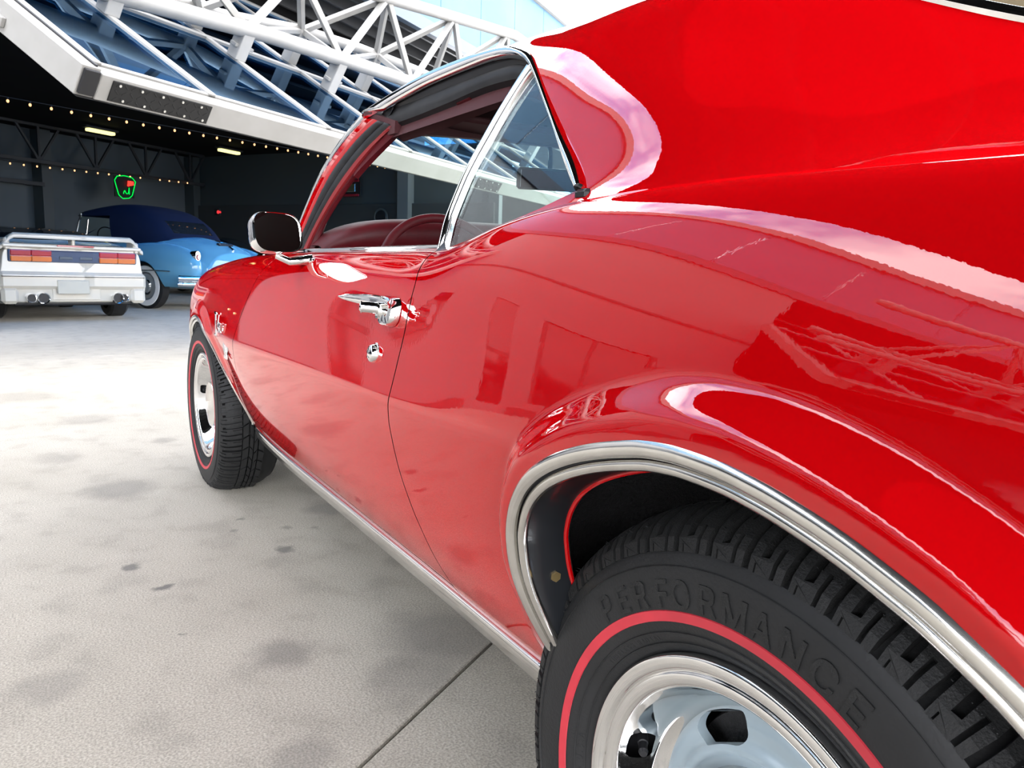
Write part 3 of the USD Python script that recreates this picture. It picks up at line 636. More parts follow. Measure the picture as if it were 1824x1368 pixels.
RAIL_B = L_((1.515,.604,1.289), (1.40,.598,1.300), (1.234,.595,1.308), (.995,.597,1.303), (.90,.600,1.294), (.854,.605,1.284), (.79,.615,1.262), (.738,.630,1.230), (.657,.659,1.166), (.575,.689,1.100), (.50,.717,1.033), (.456,.734,1.001))
WS1 = L_((1.571,.581,1.295), (1.257,.584,1.289), (1.015,.586,1.285), (.88,.588,1.279), (.80,.598,1.255)); WS2 = L_((1.47,.593,1.247), (1.329,.593,1.246), (1.152,.592,1.249), (1.007,.590,1.254), (.871,.593,1.247), (.80,.60,1.225))
HL2 = L_((1.503,.561,1.235), (1.328,.560,1.236), (1.222,.557,1.240), (1.07,.554,1.246), (.949,.558,1.240), (.80,.575,1.215))
P5 = P4*.7+P5*.3; P4 = P3*.45+P4*.55
for s in (1, -1):
    k = np.array([1, s, 1]); n3 = (0, .9*s, .4)
    def B_(nm, a, b, h, m, back=.01, shape='round', label=None): put(car, nm, bar(a*k, b*k, h, back, normal=n3, shape=shape), m, 40, label)
    B_('windshield_moulding', P0, P1, .006, M['chrome']); B_('pillar', P1, P2, .006, M['red'], .03, 'flat', 'red windshield pillar' if s > 0 else None)
    B_('pillar_seal', P2, P2*.45+P3*.55, .008, M['seal'], .03); B_('pillar_seal', P2*.5+P3*.5, P3, .005, M['seal'], .03)
    B_('pillar_garnish', P3, P4, .006, M['vinyl_light'], .01, 'flat'); B_('pillar_garnish', P4, P5, .002, M['vinyl'], .02, 'flat')
    B_('drip_moulding', RAIL_T+[0, .004, .003], RAIL_B+[0, .006, -.002], .007, M['chrome'], .008, 'round', 'bright moulding around the side windows' if s > 0 else None)
    B_('roof_seal', RAIL_B[:7]+[0, -.012, .0], WS1+[0, -.004, -.006], .003, M['black'], .02, 'flat'); B_('roof_seal', WS1+[0, -.01, .004], WS2, .008, M['seal'], .02)
    B_('roof_garnish', WS2+[0, -.012, .004], WS2*.45+HL2*.55+[0, -.008, 0], .004, M['vinyl'], .01); B_('roof_lining', WS2*.5+HL2*.5+[0, -.012, 0], HL2+[-.01, -.02, -.004], .002, M['headlining'], .02)
    B_('corner_seal', RAIL_B[6:]+[-.004, -.006, 0], RAIL_B[6:]+[.014, -.014, -.008], .002, M['black'], .004, 'flat')
DIV0 = L_((.765,.628,1.244), (.773,.636,1.226), (.815,.680,1.129), (.835,.720,1.040), (.833,.745,.984), (.816,.768,.933), (.812,.775,.905)); DIV1 = L_((.733,.634,1.231), (.747,.640,1.218), (.787,.682,1.125), (.809,.721,1.038), (.807,.746,.983), (.791,.768,.933), (.787,.776,.905))
qg = np.vstack([(DIV0+DIV1)/2, [(.775,.768,.900), (.643,.752,.935), (.538,.743,.956), (.45,.735,.980)], RAIL_B[6:][::-1]+[.003, -.008, .004]])
pg = Polygon(qg[:, [0, 2]]).buffer(0); gm = trimesh.creation.extrude_polygon(pg, .005, engine='earcut'); v = gm.vertices.copy()
gy = lambda x, z: .772-.45*(z-.92)
for s in (1, -1):
    k = np.array([1, s, 1])
    put(car, 'quarter_window', (np.stack([v[:, 0], s*(gy(v[:, 0], v[:, 1])-.006+v[:, 2]), v[:, 1]], 1), gm.faces if s < 0 else gm.faces[:, ::-1]), M['glass'], False, 'grey quarter window glass' if s > 0 else None)
    w = DIV1-DIV0
    put(car, 'window_divider', bar((DIV0+w*.12)*k, (DIV0+w*.62)*k, .009, .006, normal=(0, s, .4)), M['chrome'], label='bright upright window divider' if s > 0 else None)
    put(car, 'window_divider', bar((DIV0-w*.05)*k, (DIV0+w*.14)*k, .002, .008, normal=(0, s, .4), shape='flat'), M['black'])
    put(car, 'window_divider', bar((DIV0+w*.60)*k, (DIV0+w*.80)*k, .003, .006, normal=(0, s, .4), shape='flat'), M['seal'])
    put(car, 'window_divider', bar((DIV0+w*.80)*k, (DIV0+w*1.0)*k, .004, .006, normal=(0, s, .4)), M['steel'])
    bx = np.linspace(.80, 1.84, 40); by = np.interp(bx, [.75, 1.26, 1.66, 1.9], [.774, .775, .762, .735])
    put(car, 'belt_moulding', bar(np.stack([bx, by+.004, np.full(40, .922)], 1)*k, np.stack([bx, by-.006, np.full(40, .924)], 1)*k, .004, .006, normal=(0, 0, 1)), M['chrome'])
    put(car, 'belt_seal', bar(np.stack([bx, by-.006, np.full(40, .921)], 1)*k, np.stack([bx, by-.022, np.full(40, .915)], 1)*k, .003, .02, normal=(0, 0, 1)), M['black'])
    put(car, 'door_card', bar(np.stack([bx, by-.028, np.full(40, .905)], 1)*k, np.stack([bx, by-.05, np.full(40, .45)], 1)*k, .01, .01, normal=(0, -s, 0), shape='flat'), M['vinyl'])
    c_ = np.array([.44, .736, .992])*k; put(car, 'corner_plug', cbox((.03, .016, .016), .005, c_), M['black'])
# windshield, dashboard, steering wheel, inside mirror
wt = np.linspace(0, 1, 24); wy = np.linspace(-1, 1, 41)
base = resample(P1, 24); WV = np.stack([base[:, None, 0]+.14*(1-wy[None]**2)*(1-.3*wt[:, None]), base[:, None, 1]*wy[None]*.995, base[:, None, 2]+.05*(1-wy[None]**2)*sm(.55, 1, wt)[:, None]], -1)
WV[0, :, 2] = .90
put(car, 'windshield', (WV.reshape(-1, 3), grid_faces(24, 41)), M['windshield'], True)
tp = WV[-1]; lo = tp+np.array([-.20, 0, -.062])+np.array([0, 0, -.012])*(1-wy[:, None]**2)
put(car, 'windshield_header', bar(tp+[.02, 0, -.004], lo, .012, .03, 60, (0, 0, -1), 'round'), M['headlining'], label='dark red header above the windshield')
put(car, 'sun_visor', cbox((.16, .42, .018), .008, (1.44, .28, 1.268)), M['headlining'])
hk_ = tube(resample(L_((1.46,.515,1.262), (1.44,.505,1.248), (1.42,.49,1.250), (1.415,.475,1.262)), 16), .006, 8); put(car, 'coat_hook', cat_([hk_, cbox((.03, .05, .012), .004, (1.44, .50, 1.262))]), M['chrome'])
dy = np.linspace(-.70, .70, 60); dp = [(1.98, .955), (1.86, 1.002), (1.74, 1.022), (1.66, 1.020), (1.625, 1.004), (1.612, .975), (1.625, .945), (1.68, .925), (1.72, .88), (1.73, .55)]
dp = resample(dp, 40); e_ = 1-(np.abs(dy)/.705)**9
DV = np.stack([np.broadcast_to(dp[None, :, 0], (60, 40))+.10*(1-e_)[:, None], np.broadcast_to(dy[:, None], (60, 40)), .90+(dp[None, :, 1]-.90)*np.where(dp[None, :, 1] > .9, (.25+.75*e_**.8)[:, None], 1)+.010*(1-(dy[:, None]/.7)**2)*(dp[None, :, 1] > .94)], -1)
put(car, 'dashboard', T((DV.reshape(-1, 3), grid_faces(60, 40))), M['vinyl'], 50, 'dark red padded dashboard')
put(car, 'instrument_panel', cbox((.05, 1.3, .16), .02, (1.75, 0, .86)), M['black'])
ax = np.array([-math.cos(.42), 0, math.sin(.42)]); c0 = np.array([1.40, .45, .842]); a1 = np.array([0, 1., 0]); a2 = np.cross(ax, a1); a2 *= np.sign(a2[2])
th = np.linspace(0, 2*np.pi, 72, endpoint=False); rim_ = c0+.195*(np.cos(th)[:, None]*a1+np.sin(th)[:, None]*a2)
sw = put(car, 'steering_wheel', tube(rim_, .0125, 14, True), M['vinyl'], True, 'thin dark red steering wheel')
put(sw, 'hub', cat_([tube([c0-ax*.03, c0+ax*.02], .045, 24), tube([c0+a1*.19, c0], .010, 10), tube([c0-a1*.19, c0], .010, 10)]), M['vinyl']); put(sw, 'column', tube([c0-ax*.02, c0-ax*.42], .03, 16), M['vinyl'])
mn = np.array([-.94, .30, -.19]); mn /= np.linalg.norm(mn); MRX = trimesh.geometry.align_vectors([-1, 0, 0], mn); mc = np.array([1.45, .105, 1.150])
_f = np.cross([0, 0, 1], mn); _f /= np.linalg.norm(_f); MRX = frame_rot(-mn, -_f, np.cross(-mn, -_f))
mir = put(car, 'inside_mirror', cbox((.022, .20, .062), .009, mc, MRX), M['gloss_black'], 30, 'oblong inside mirror')
put(mir, 'mirror_glass', cbox((.003, .185, .05), .001, mc+mn*.0115, MRX), M['mirror'], False)
put(mir, 'stalk', tube(resample(L_((1.47,.095,1.175), (1.49,.08,1.205), (1.56,.04,1.27), (1.6,.03,1.33)), 16), .007, 8), M['chrome'])
for y in (.36, -.36):
    st = put(car, 'seat', cbox((.50, .54, .16), .05, (.98, y, .42)), M['vinyl'], 40)
    put(st, 'seat_back', cbox((.14, .54, .52), .05, (.68, y, .62), trimesh.transformations.rotation_matrix(-.18, [0, 1, 0])), M['vinyl'], 40)
put(car, 'rear_seat', cat_([cbox((.45, .86, .16), .05, (.20, 0, .46)), cbox((.12, .86, .46), .05, (-.04, 0, .68))]), M['vinyl'], 40)
put(car, 'parcel_shelf', cbox((.40, .86, .03), .01, (-.22, 0, .90)), M['vinyl'], 40)
put(car, 'cabin_floor', cbox((2.3, 1.42, .03), .01, (.8, 0, .31)), M['black'], False)
for s in (1, -1): put(car, 'cabin_side', cbox((1.2, .02, .42), .005, (.12, s*.45, .69)), M['vinyl'], False)
# side mirror on its stem
mx = np.array([1.36, .915, .955]); nm_ = np.array([-.945, -.27, .20]); nm_ /= np.linalg.norm(nm_); rt = np.cross([0, 0, 1], nm_); rt /= np.linalg.norm(rt); upv = np.cross(nm_, rt)
def rrect(w, h, r, p=3.2, n=72):
    a = np.linspace(0, 2*np.pi, n, endpoint=False); return np.stack([w*np.sign(np.cos(a))*np.abs(np.cos(a))**(2/p), h*np.sign(np.sin(a))*np.abs(np.sin(a))**(2/p)], 1)
MW, MH = .0605, .0465
def mring(w, h, d): q = rrect(w, h, 0, 3.6); return mx+q[:, :1]*rt+q[:, 1:]*upv+d*nm_
rings = [mring(MW*.93, MH*.93, .001), mring(MW*.955, MH*.955, .006), mring(MW*.99, MH*.985, .006), mring(MW*1.02, MH*1.02, -.002), mring(MW*1.0, MH*1.0, -.02), mring(MW*.86, MH*.86, -.04), mring(MW*.55, MH*.55, -.054), mring(.002, .002, -.058)]
put(car, 'side_mirror', T((np.array(rings).reshape(-1, 3), grid_faces(len(rings), 72, cv=True))), M['chrome'], 50, 'chrome side mirror')
sm_ = '/World/coupe/side_mirror'
gl = np.vstack([mring(MW*.945, MH*.945, .0025), mx+nm_*.0025]); put(sm_, 'mirror_glass', T((gl, [[i, (i+1) % 72, 72] for i in range(72)])), M['mirror'], False, 'dark mirror glass')
foot = np.array([1.335, .842, .893])
put(sm_, 'stem', cat_([tube([mx-upv*.050-nm_*.015, (mx-upv*.062-nm_*.015)*.5+foot*.5+[0, .012, -.002], foot+[0, 0, .004]], [.008, .009, .012], 16)]), M['chrome'])
fb = trimesh.creation.icosphere(3, 1.0); fb.apply_scale([.024, .013, .008]); fb.apply_translation(foot); put(sm_, 'base', fb, M['chrome'], True)
# door handle with push button, and the round lock below it
def on(x, z, o=0.): return np.array([x, float(Y(np.array(x), np.array(z)))+o, z])
hp = [(.930, .004, .0285, .829), (.905, .010, .0270, .829), (.86, .014, .0225, .8285), (.80, .018, .0185, .828), (.745, .019, .0180, .8275), (.708, .014, .0165, .827)]
rows = []
for x, dz, o, z in hp:
    b = on(x, z); rows.append([b+[0, 0.004+o*.9, dz*.55], b+[0, .008+o, dz*.15], b+[0, .006+o, -dz*.5], b+[0, o-.004, -dz*.75], b+[0, o-.008, dz*.2]])
H_ = np.array(rows); H_ = np.stack([resample(H_[:, j], 30) for j in range(5)], 1)
hd = put(car, 'door_handle', outward(T((H_.reshape(-1, 3), np.vstack([grid_faces(30, 5, cv=True), [[0, 1, 2], [0, 2, 3], [0, 3, 4], [145, 147, 146], [145, 148, 147], [145, 149, 148]]])))), M['chrome'], 60, 'chrome door handle')
esc = rrect(.032, .024, 0, 2.6, 48); bx_ = .735; bz_ = .812
es = np.array([[on(bx_+q[0]*f_, bz_+q[1]*f_, h) for q in esc] for f_, h in ((1.0, .001), (.96, .010), (.86, .017), (.5, .019), (.01, .0195))])
put(hd, 'escutcheon', outward(T((es.reshape(-1, 3), grid_faces(5, 48, cv=True)))), M['chrome'], 45)
p0 = on(.762, .816, .012); p1 = on(.772, .818, .044)
put(hd, 'push_button', cat_([tube([p0, p1], [.0105, .0095], 20), tube([p1, p1+(p1-p0)*.06], [.0108, .0108], 20), tube([p1+(p1-p0)*.06, p1+(p1-p0)*.12], [.0075, .005], 20)]), M['chrome'])
put(hd, 'button_collar', tube([on(.757, .813, .010), on(.759, .8135, .022)], [.017, .0135], 24), M['chrome'])
lk = on(.790, .738); nl = np.array([.08, 1, .04]); nl /= np.linalg.norm(nl); LM = trimesh.geometry.align_vectors([0, 1, 0], nl)
q = revolve([(.0001, .0125), (.008, .012), (.013, .010), (.0155, .0065), (.0165, .0), (.0185, -.001), (.019, -.003)], 40); q.apply_transform(LM); q.apply_translation(lk)
ld = put(car, 'door_lock', q, M['chrome'], 50, 'round chrome door lock')
for k in range(5):
    a = 2*np.pi*k/5; sp = cbox((.0022, .0012, .0045), .0004, (0, .0117, .0068)); sp.apply_transform(trimesh.transformations.rotation_matrix(a, [0, 1, 0])); sp.apply_transform(LM); sp.apply_translation(lk); put(ld, 'slot', sp, M['black'], False)
# fender badges: a model script, its number plate and a crossed flag emblem
def badge(x, z, mesh, nm, label):
    b = on(x, z, .002); tx = on(x-.02, z)-on(x+.02, z); tx /= np.linalg.norm(tx); nz = np.cross(tx, [0, 0, 1]); nz *= np.sign(nz[1]); nz /= np.linalg.norm(nz); up = np.cross(nz, tx); up *= np.sign(up[2])
    mesh.apply_transform(frame_rot(tx, up, nz)); mesh.apply_translation(b); return put(car, nm, mesh, M['chrome'], 30, label)
vb = cat_([cbox((.012, .075, .006), .002, (-.055, .020, 0)), cbox((.05, .010, .007), .002, (-.045, .058, 0)), cbox((.03, .010, .007), .002, (-.065, -.018, 0))])
badge(2.28, .652, vb, 'fender_badge', 'upright chrome fender badge')
badge(2.28, .652, cat_([meshkit.text_mesh('327', .030, .006, True), ]), 'badge_number', 'chrome number 327')
fl_ = cat_([cbox((.062, .026, .006), .003, (.014, .010, 0), trimesh.transformations.rotation_matrix(.5, [0, 0, 1])), cbox((.062, .026, .006), .003, (-.014, .010, .003), trimesh.transformations.rotation_matrix(-.5, [0, 0, 1])), cbox((.05, .016, .008), .003, (0, -.014, .002))])
badge(2.19, .588, fl_, 'flag_emblem', 'crossed flags chrome emblem')
for (x, z) in ((2.12, .735), (2.02, .728)):
    q = trimesh.creation.icosphere(2, .004); q.apply_translation(on(x, z, .001)); put(car, 'door_bumper', q, M['brass'])

# ------------------------------------------------------------------ tyres and wheels
ZC = .3191; CARC = [(.200, .820), (.206, .846), (.215, .857), (.230, .8665), (.2472, .8735), (.2557, .8745), (.275, .8755), (.295, .8735), (.309, .8690), (.3125, .8665), (.3130, .8600), (.3195, .8530), (.3285, .8390), (.3360, .8160), (.3395, .79), (.3410, .757)]
CARC = CARC+[(r, 1.514-y) for r, y in CARC[-2::-1]]
TOP = resample([(.3128, .8690), (.3220, .8662), (.3320, .8590), (.3400, .8470), (.3455, .8330), (.3500, .815), (.3520, .800)], 24); BASE = resample([(.3100, .8600), (.3190, .8530), (.3275, .8420), (.3335, .8300), (.3380, .815), (.3400, .795)], 24)
RIB_T = lambda y: .3520+.0015*(1-((y-.757)/.05)**2)
def squash(P, M4):
    P = P.copy(); w = P@M4[:3, :3].T+M4[:3, 3]; low = w[:, 2] < .0015
    w[low, 2] = .0015; return w
def polar(ang, r, y): return np.stack([r*np.sin(ang), y, r*np.cos(ang)], -1)
def block(shape, pitch, a0, nb=6):
    """A tread block: an outline in (pitch fraction, lateral 0..1), laid over the shoulder curve."""
    ms = []
    for j in range(nb):
        sl = shape.intersection(sbox(-2, j/nb, 3, (j+1)/nb))
        for g in getattr(sl, 'geoms', [sl]):
            if g.geom_type != 'Polygon' or g.area < 1e-4: continue
            m = trimesh.creation.extrude_polygon(g, 1.0, engine='earcut'); v = m.vertices
            u = np.clip(v[:, 1], 0, 1)*23; top = np.stack([np.interp(u, np.arange(24), TOP[:, k]) for k in (0, 1)], 1); bs = np.stack([np.interp(u, np.arange(24), BASE[:, k]) for k in (0, 1)], 1)
            p = np.where(v[:, 2:] > .5, top, bs); ms.append(trimesh.Trimesh(polar(a0+v[:, 0]*pitch, p[:, 0], p[:, 1]), m.faces, process=False))
    return cat_(ms)
NP_ = 46; PT = 2*np.pi/NP_
BLK = Polygon([(.18, 0), (1.0, 0), (1.06, .35), (1.26, 1.0), (.40, 1.0), (.20, .35)]).difference(shapely.union_all([Polygon([(.36, -.1), (.46, -.1), (.51, .38), (.41, .38)]), Polygon([(.62, .20), (.80, .18), (1.02, 1.1), (.84, 1.1)]), Polygon([(.58, .62), (.62, .62), (.74, 1.1), (.70, 1.1)]), Polygon([(.82, -.1), (.86, -.1), (.885, .10), (.845, .10)])]))
def rib_block(a0, y0, y1, sl=.25, w=.86):
    c = [(0, y0), (w, y0), (w+sl, y1), (sl, y1)]; pts = []
    for h in (0, 1):
        for u, y in c: pts.append(polar(a0+u*PT, (RIB_T(y) if h else .340), y))
    m = trimesh.Trimesh(np.array(pts), [[0, 1, 2], [0, 2, 3], [4, 6, 5], [4, 7, 6]]+[q for i in range(4) for q in ([i, i+4, (i+1) % 4+4], [i, (i+1) % 4+4, (i+1) % 4])], process=False); trimesh.repair.fix_normals(m); return m
RIBS = [(.796, .776, .25), (.771, .7595, -.35), (.7545, .743, .35), (.738, .718, -.25)]
def tyre(M4, detail, label=None):
    def fix(m): return trimesh.Trimesh(squash(m.vertices, M4), m.faces, process=False)
    c = revolve(CARC, 160); c.invert()
    t = put(car, 'tyre', fix(c), M['rubber'], 40, label)
    r = revolve([(.2446, .8727), (.2450, .8742), (.2552, .8758), (.2560, .8743)], 160); r.invert(); put(t, 'redline', fix(r), M['redline'], 40, 'thin red stripe')
    for rr, y, h in ((.2330, .8682, .0012), (.2215, .8618, .0012), (.2992, .8728, .001)):
        q = revolve([(rr-.0008, y-.0004), (rr, y+h), (rr+.0008, y+.0002)], 160); q.invert(); put(t, 'moulding_ring', fix(q), M['rubber'], 40)
    bl = [fix(block(BLK, PT, i*PT)) for i in range(NP_)]; rb = [[fix(rib_block(i*PT+.3*PT*j, y0, y1, s)) for i in range(NP_)] for j, (y0, y1, s) in enumerate(RIBS)]
    if detail:
        for b in bl: put(t, 'tread_block', b, M['tread'], 30)
        for b in rb[0]: put(t, 'tread_block', b, M['tread'], 30)
        put(t, 'tread_rib', cat_([b for q in rb[1:] for b in q]), M['tread'], 30, kind='stuff')
    else: put(t, 'tread_block', cat_(bl+[b for q in rb for b in q]), M['tread'], 30, kind='stuff')
    inner = [fix(trimesh.Trimesh(b.vertices, b.faces)) for b in []]
    def arc_text(s, r0, h, a0, a1, depth, nm, bold, yf, spaced=True):
        ms = []
        for i, chx in enumerate(s):
            if chx == ' ': continue
            m = meshkit.text_mesh(chx, h, depth, bold); m = m.subdivide_to_size(.006) if h > .02 else m; v = m.vertices.copy(); v[:, 0] -= v[:, 0].mean()
            a = a0+(a1-a0)*i/(len(s)-1); rr = r0+v[:, 1]; an = a-v[:, 0]/(r0+h/2)
            ms.append(fix(trimesh.Trimesh(polar(an, rr, np.interp(rr, [q[0] for q in CARC[:9]], [q[1] for q in CARC[:9]])-.0006+v[:, 2]), m.faces[:, ::-1], process=False)))
        if nm == 'letter': [put(t, nm, m, M['tread'], 20) for m in ms]
        else: put(t, nm, cat_(ms), M['rubber'], 20, kind='stuff')
    if detail:
        arc_text('PERFORMANCE', .2590, .0265, math.radians(41.5), math.radians(-25), .0022, 'letter', True, None)
        arc_text('MADE IN U.S.A.', .2245, .0065, math.radians(106), math.radians(82), .0010, 'small_print', False, None)
        arc_text('TUBELESS RADIAL', .2245, .0055, math.radians(52), math.radians(28), .0009, 'small_print', False, None)
        hair = []
        for i in range(150):
            a = rng.uniform(0, 2*np.pi); b = polar(np.array([a]), np.array([.337]), np.array([.8525]))[0]; n_ = np.array([math.sin(a)*.6, .8, math.cos(a)*.6]); hair.append(fix(tube([b, b+n_*rng.uniform(.002, .0045)], .0005, 4)))
        put(t, 'rubber_nib', cat_(hair), M['rubber'], False, kind='stuff')
    return t
RING = [(.2030, .838), (.2095, .848), (.2112, .8560), (.2105, .8605), (.2080, .8630), (.2030, .8635), (.1975, .8622), (.1945, .8590), (.1935, .8572), (.1915, .8590), (.1870, .8600), (.1815, .8588), (.1775, .8555), (.1745, .8490), (.1710, .8400), (.1665, .8290), (.1620, .8190), (.1560, .8080), (.1490, .8010), (.1435, .7975)]
DISC = [(.1445, .7975), (.1435, .8015), (.1405, .8065), (.1370, .8100), (.1300, .8130), (.1210, .8130), (.1160, .8150), (.1120, .8190), (.1080, .8205), (.1040, .8185), (.1010, .8140), (.0960, .8120), (.02, .8120)]
def wheel(M4, detail, label=None):
    def fix(m): m = m.copy(); m.apply_transform(M4); return m
    prof = resample(DISC, 60); V_ = revolve(prof, 240)
    a = np.arctan2(V_.vertices[:, 0], V_.vertices[:, 2]); r = np.hypot(V_.vertices[:, 0], V_.vertices[:, 2])
    d = np.full(len(r), 9.)
    for k in range(5):
        da = (a-math.radians(30+72*k)+np.pi) % (2*np.pi)-np.pi; qx = np.maximum(np.abs(da)*.1275-.0215, 0); qy = np.abs(r-.1275); d = np.minimum(d, np.hypot(qx, qy)-.0150)
    v2, f2, n2 = clip(V_.vertices, V_.faces, vnormals(V_.vertices, V_.faces), d)
    if (n2[:, 1]).mean() < 0: f2, n2 = f2[:, ::-1], -n2
    w = put(car, 'wheel', (v2@M4[:3, :3].T+M4[:3, 3], f2), M['silver'], normals=n2@M4[:3, :3].T, label=label)
    for k in range(5):
        a_ = np.linspace(0, 2*np.pi, 40, endpoint=False); loop = []
        for q in a_:
            lx = np.clip(np.cos(q)*1.4, -1, 1)*.0215+np.cos(q)*.0165*(abs(np.cos(q)*1.4) >= 1)*1.0; ly = np.sin(q)*.0165
            lx = .0215*np.sign(np.cos(q))+.0150*np.cos(q); ly = np.sin(q)*.0150; loop.append((math.radians(30+72*k)+lx/.1275, .1275+ly))
        loop = np.array(loop); yy = np.interp(loop[:, 1], prof[::-1, 0], prof[::-1, 1])
        A_, B_2 = polar(loop[:, 0], loop[:, 1], yy), polar(loop[:, 0], loop[:, 1]-0*loop[:, 1], yy-.012)
        put(w, 'slot_edge', fix(T((np.vstack([A_, B_2]), np.vstack([[[i, (i+1) % 40, (i+1) % 40+40], [i, (i+1) % 40+40, i+40]] for i in range(40)])))), M['silver'], 50)
    q = revolve(resample(RING, 70), 200); q.invert()
    v3, f3, n3 = q.vertices, q.faces, None
    aa = np.arctan2(v3[:, 0], v3[:, 2]); rr = np.hypot(v3[:, 0], v3[:, 2]); da = (aa-math.radians(77)+np.pi) % (2*np.pi)-np.pi
    hole = np.where(v3[:, 1] < .858, np.hypot(np.maximum(np.abs(da)*.165-.012, 0), (rr-.1665)*1.0-.0)-.0062, 9.)
    v3, f3, n3 = clip(v3, f3, -vnormals(v3, f3) if False else vnormals(v3, f3), hole)
    if ((n3*[1, 1, 1])[:, 1]).mean() < 0: f3, n3 = f3[:, ::-1], -n3
    put(w, 'trim_ring', (v3@M4[:3, :3].T+M4[:3, 3], f3), M['chrome'], normals=n3@M4[:3, :3].T, label='polished trim ring')
    vs = polar(np.array([math.radians(77)]), np.array([.172]), np.array([.822]))[0]; dv = np.array([-vs[0]*.45, .06, -vs[2]*.45]); dv /= np.linalg.norm(dv)
    put(w, 'valve_stem', fix(tube([vs-dv*.012, vs+dv*.006, vs+dv*.007, vs+dv*.017, vs+dv*.018, vs+dv*.022], [.0062, .0062, .0050, .0050, .0056, .0042], 16)), M['black'])
    cp_ = revolve([(.0005, .8420), (.080, .8420), (.0885, .8410), (.0905, .8385), (.0905, .8100), (.0905, .79)], 96); put(w, 'centre_cap', fix(outward(cp_)), M['steel'], 40)
    put(w, 'rim_barrel', fix(revolve([(.205, .85), (.19, .80), (.178, .74), (.178, .64)], 96)), M['black'], 40); put(w, 'brake_drum', fix(outward(revolve([(.001, .775), (.135, .775), (.14, .76), (.14, .66)], 64))), M['well'], 40)
M4r = np.eye(4); M4r[:3, 3] = (0, 0, ZC)
def steer(a, dy): m = np.eye(4); m[:3, :3] = trimesh.transformations.rotation_matrix(a, [0, 0, 1])[:3, :3]; m[:3, 3] = np.array([2.746, .757, ZC])-m[:3, :3]@np.array([0, .757-dy, 0]); return m
tyre(M4r, True, 'black redline tyre at the rear'); wheel(M4r, True, 'silver-blue slotted steel wheel')
M4f = steer(.02, -.012); tyre(M4f, False); wheel(M4f, False)
RY = np.diag([-1., -1., 1., 1.])
for x in (0, 2.746):
    m = RY.copy(); m[:3, 3] = (x, 0, ZC); tyre(m, False); wheel(m, False)
put(car, 'axle', tube([(0, -.7, ZC), (0, .7, ZC)], .045, 16), M['well'])
# ------------------------------------------------------------------ the parked cars in the garage
M['white_car'] = paint('white_car_paint', (.30, .285, .245)); M['blue_car'] = paint('light_blue_car_paint', (.075, .215, .32)); M['navy'] = noisy('navy_canvas', (.0025, .006, .020), (.0035, .008, .026), 80., .9, specular_ior_level=.1)
M['dark_car'] = paint('black_car_paint', (.004, .005, .005)); M['tint'] = pb('dark_car_glass', (.004, .005, .006), .05, coat=1.)
M['lens_red'] = pb('red_lens', (.16, .006, .012), .12, coat=1.); M['lens_orange'] = pb('orange_lens', (.30, .075, .012), .15, coat=1.); M['lens_dark'] = pb('smoked_panel', (.012, .02, .04), .08, coat=1.)
M['whitewall'] = pb('whitewall', (.55, .54, .50), .6); M['pale_plate'] = pb('pale_plate', (.24, .235, .20), .6)
def scale_st(st, s): return [(x*s, [(y*s, z*s) for y, z in p]) for x, p in st]
def shell(st, nx=90, m=60, sm=2.0):
    Vv = loft(st, nx, m)
    for q in (1, 2): Vv[:, :, q] = gaussian_filter1d(Vv[:, :, q], sm, axis=0, mode='nearest')
    full = np.concatenate([Vv, Vv[:, -2::-1]*[1, -1, 1]], 1); n, k = full.shape[:2]; P = full.reshape(-1, 3); f = grid_faces(n, k)
    ca, cb = full[0].mean(0), full[-1].mean(0); P = np.vstack([P, ca, cb]); a, b = len(P)-2, len(P)-1; j = np.arange(k-1)
    f = np.vstack([f, np.stack([np.full(k-1, a), j, j+1], 1), np.stack([np.full(k-1, b), (n-1)*k+j+1, (n-1)*k+j], 1)])
    N_ = vnormals(P, f)
    if (N_*(P-P.mean(0))).sum() < 0: f, N_ = f[:, ::-1], -N_
    return P, f, N_
def plain_wheel(parent, x, y, r, w, mat_disc, white=False, s=1):
    c = np.array([x, y, r]); t = revolve([(r*.62, -w/2), (r*.9, -w/2), (r, -w*.36), (r, w*.36), (r*.9, w/2), (r*.62, w/2)], 64); outward(t); t.apply_translation(c); p = put(parent, 'tyre', t, M['rubber'], 40)
    d = revolve([(.001, .03), (r*.25, .035), (r*.3, .015), (r*.52, .012), (r*.60, .03), (r*.63, .02)], 48)
    d.vertices[:, 1] = s*(d.vertices[:, 1]+w/2-.03); outward(d, (0, 0, 0)); d.apply_translation(c); put(p, 'wheel_disc', d, mat_disc, 40)
    if white:
        q = revolve([(r*.62, .0), (r*.64, .012), (r*.86, .012), (r*.88, .0)], 64); q.vertices[:, 1] = s*(q.vertices[:, 1]+w/2-.004); q.apply_translation(c); put(p, 'whitewall', q, M['whitewall'], 40, 'white sidewall band')
    return p
H2 = 32.88
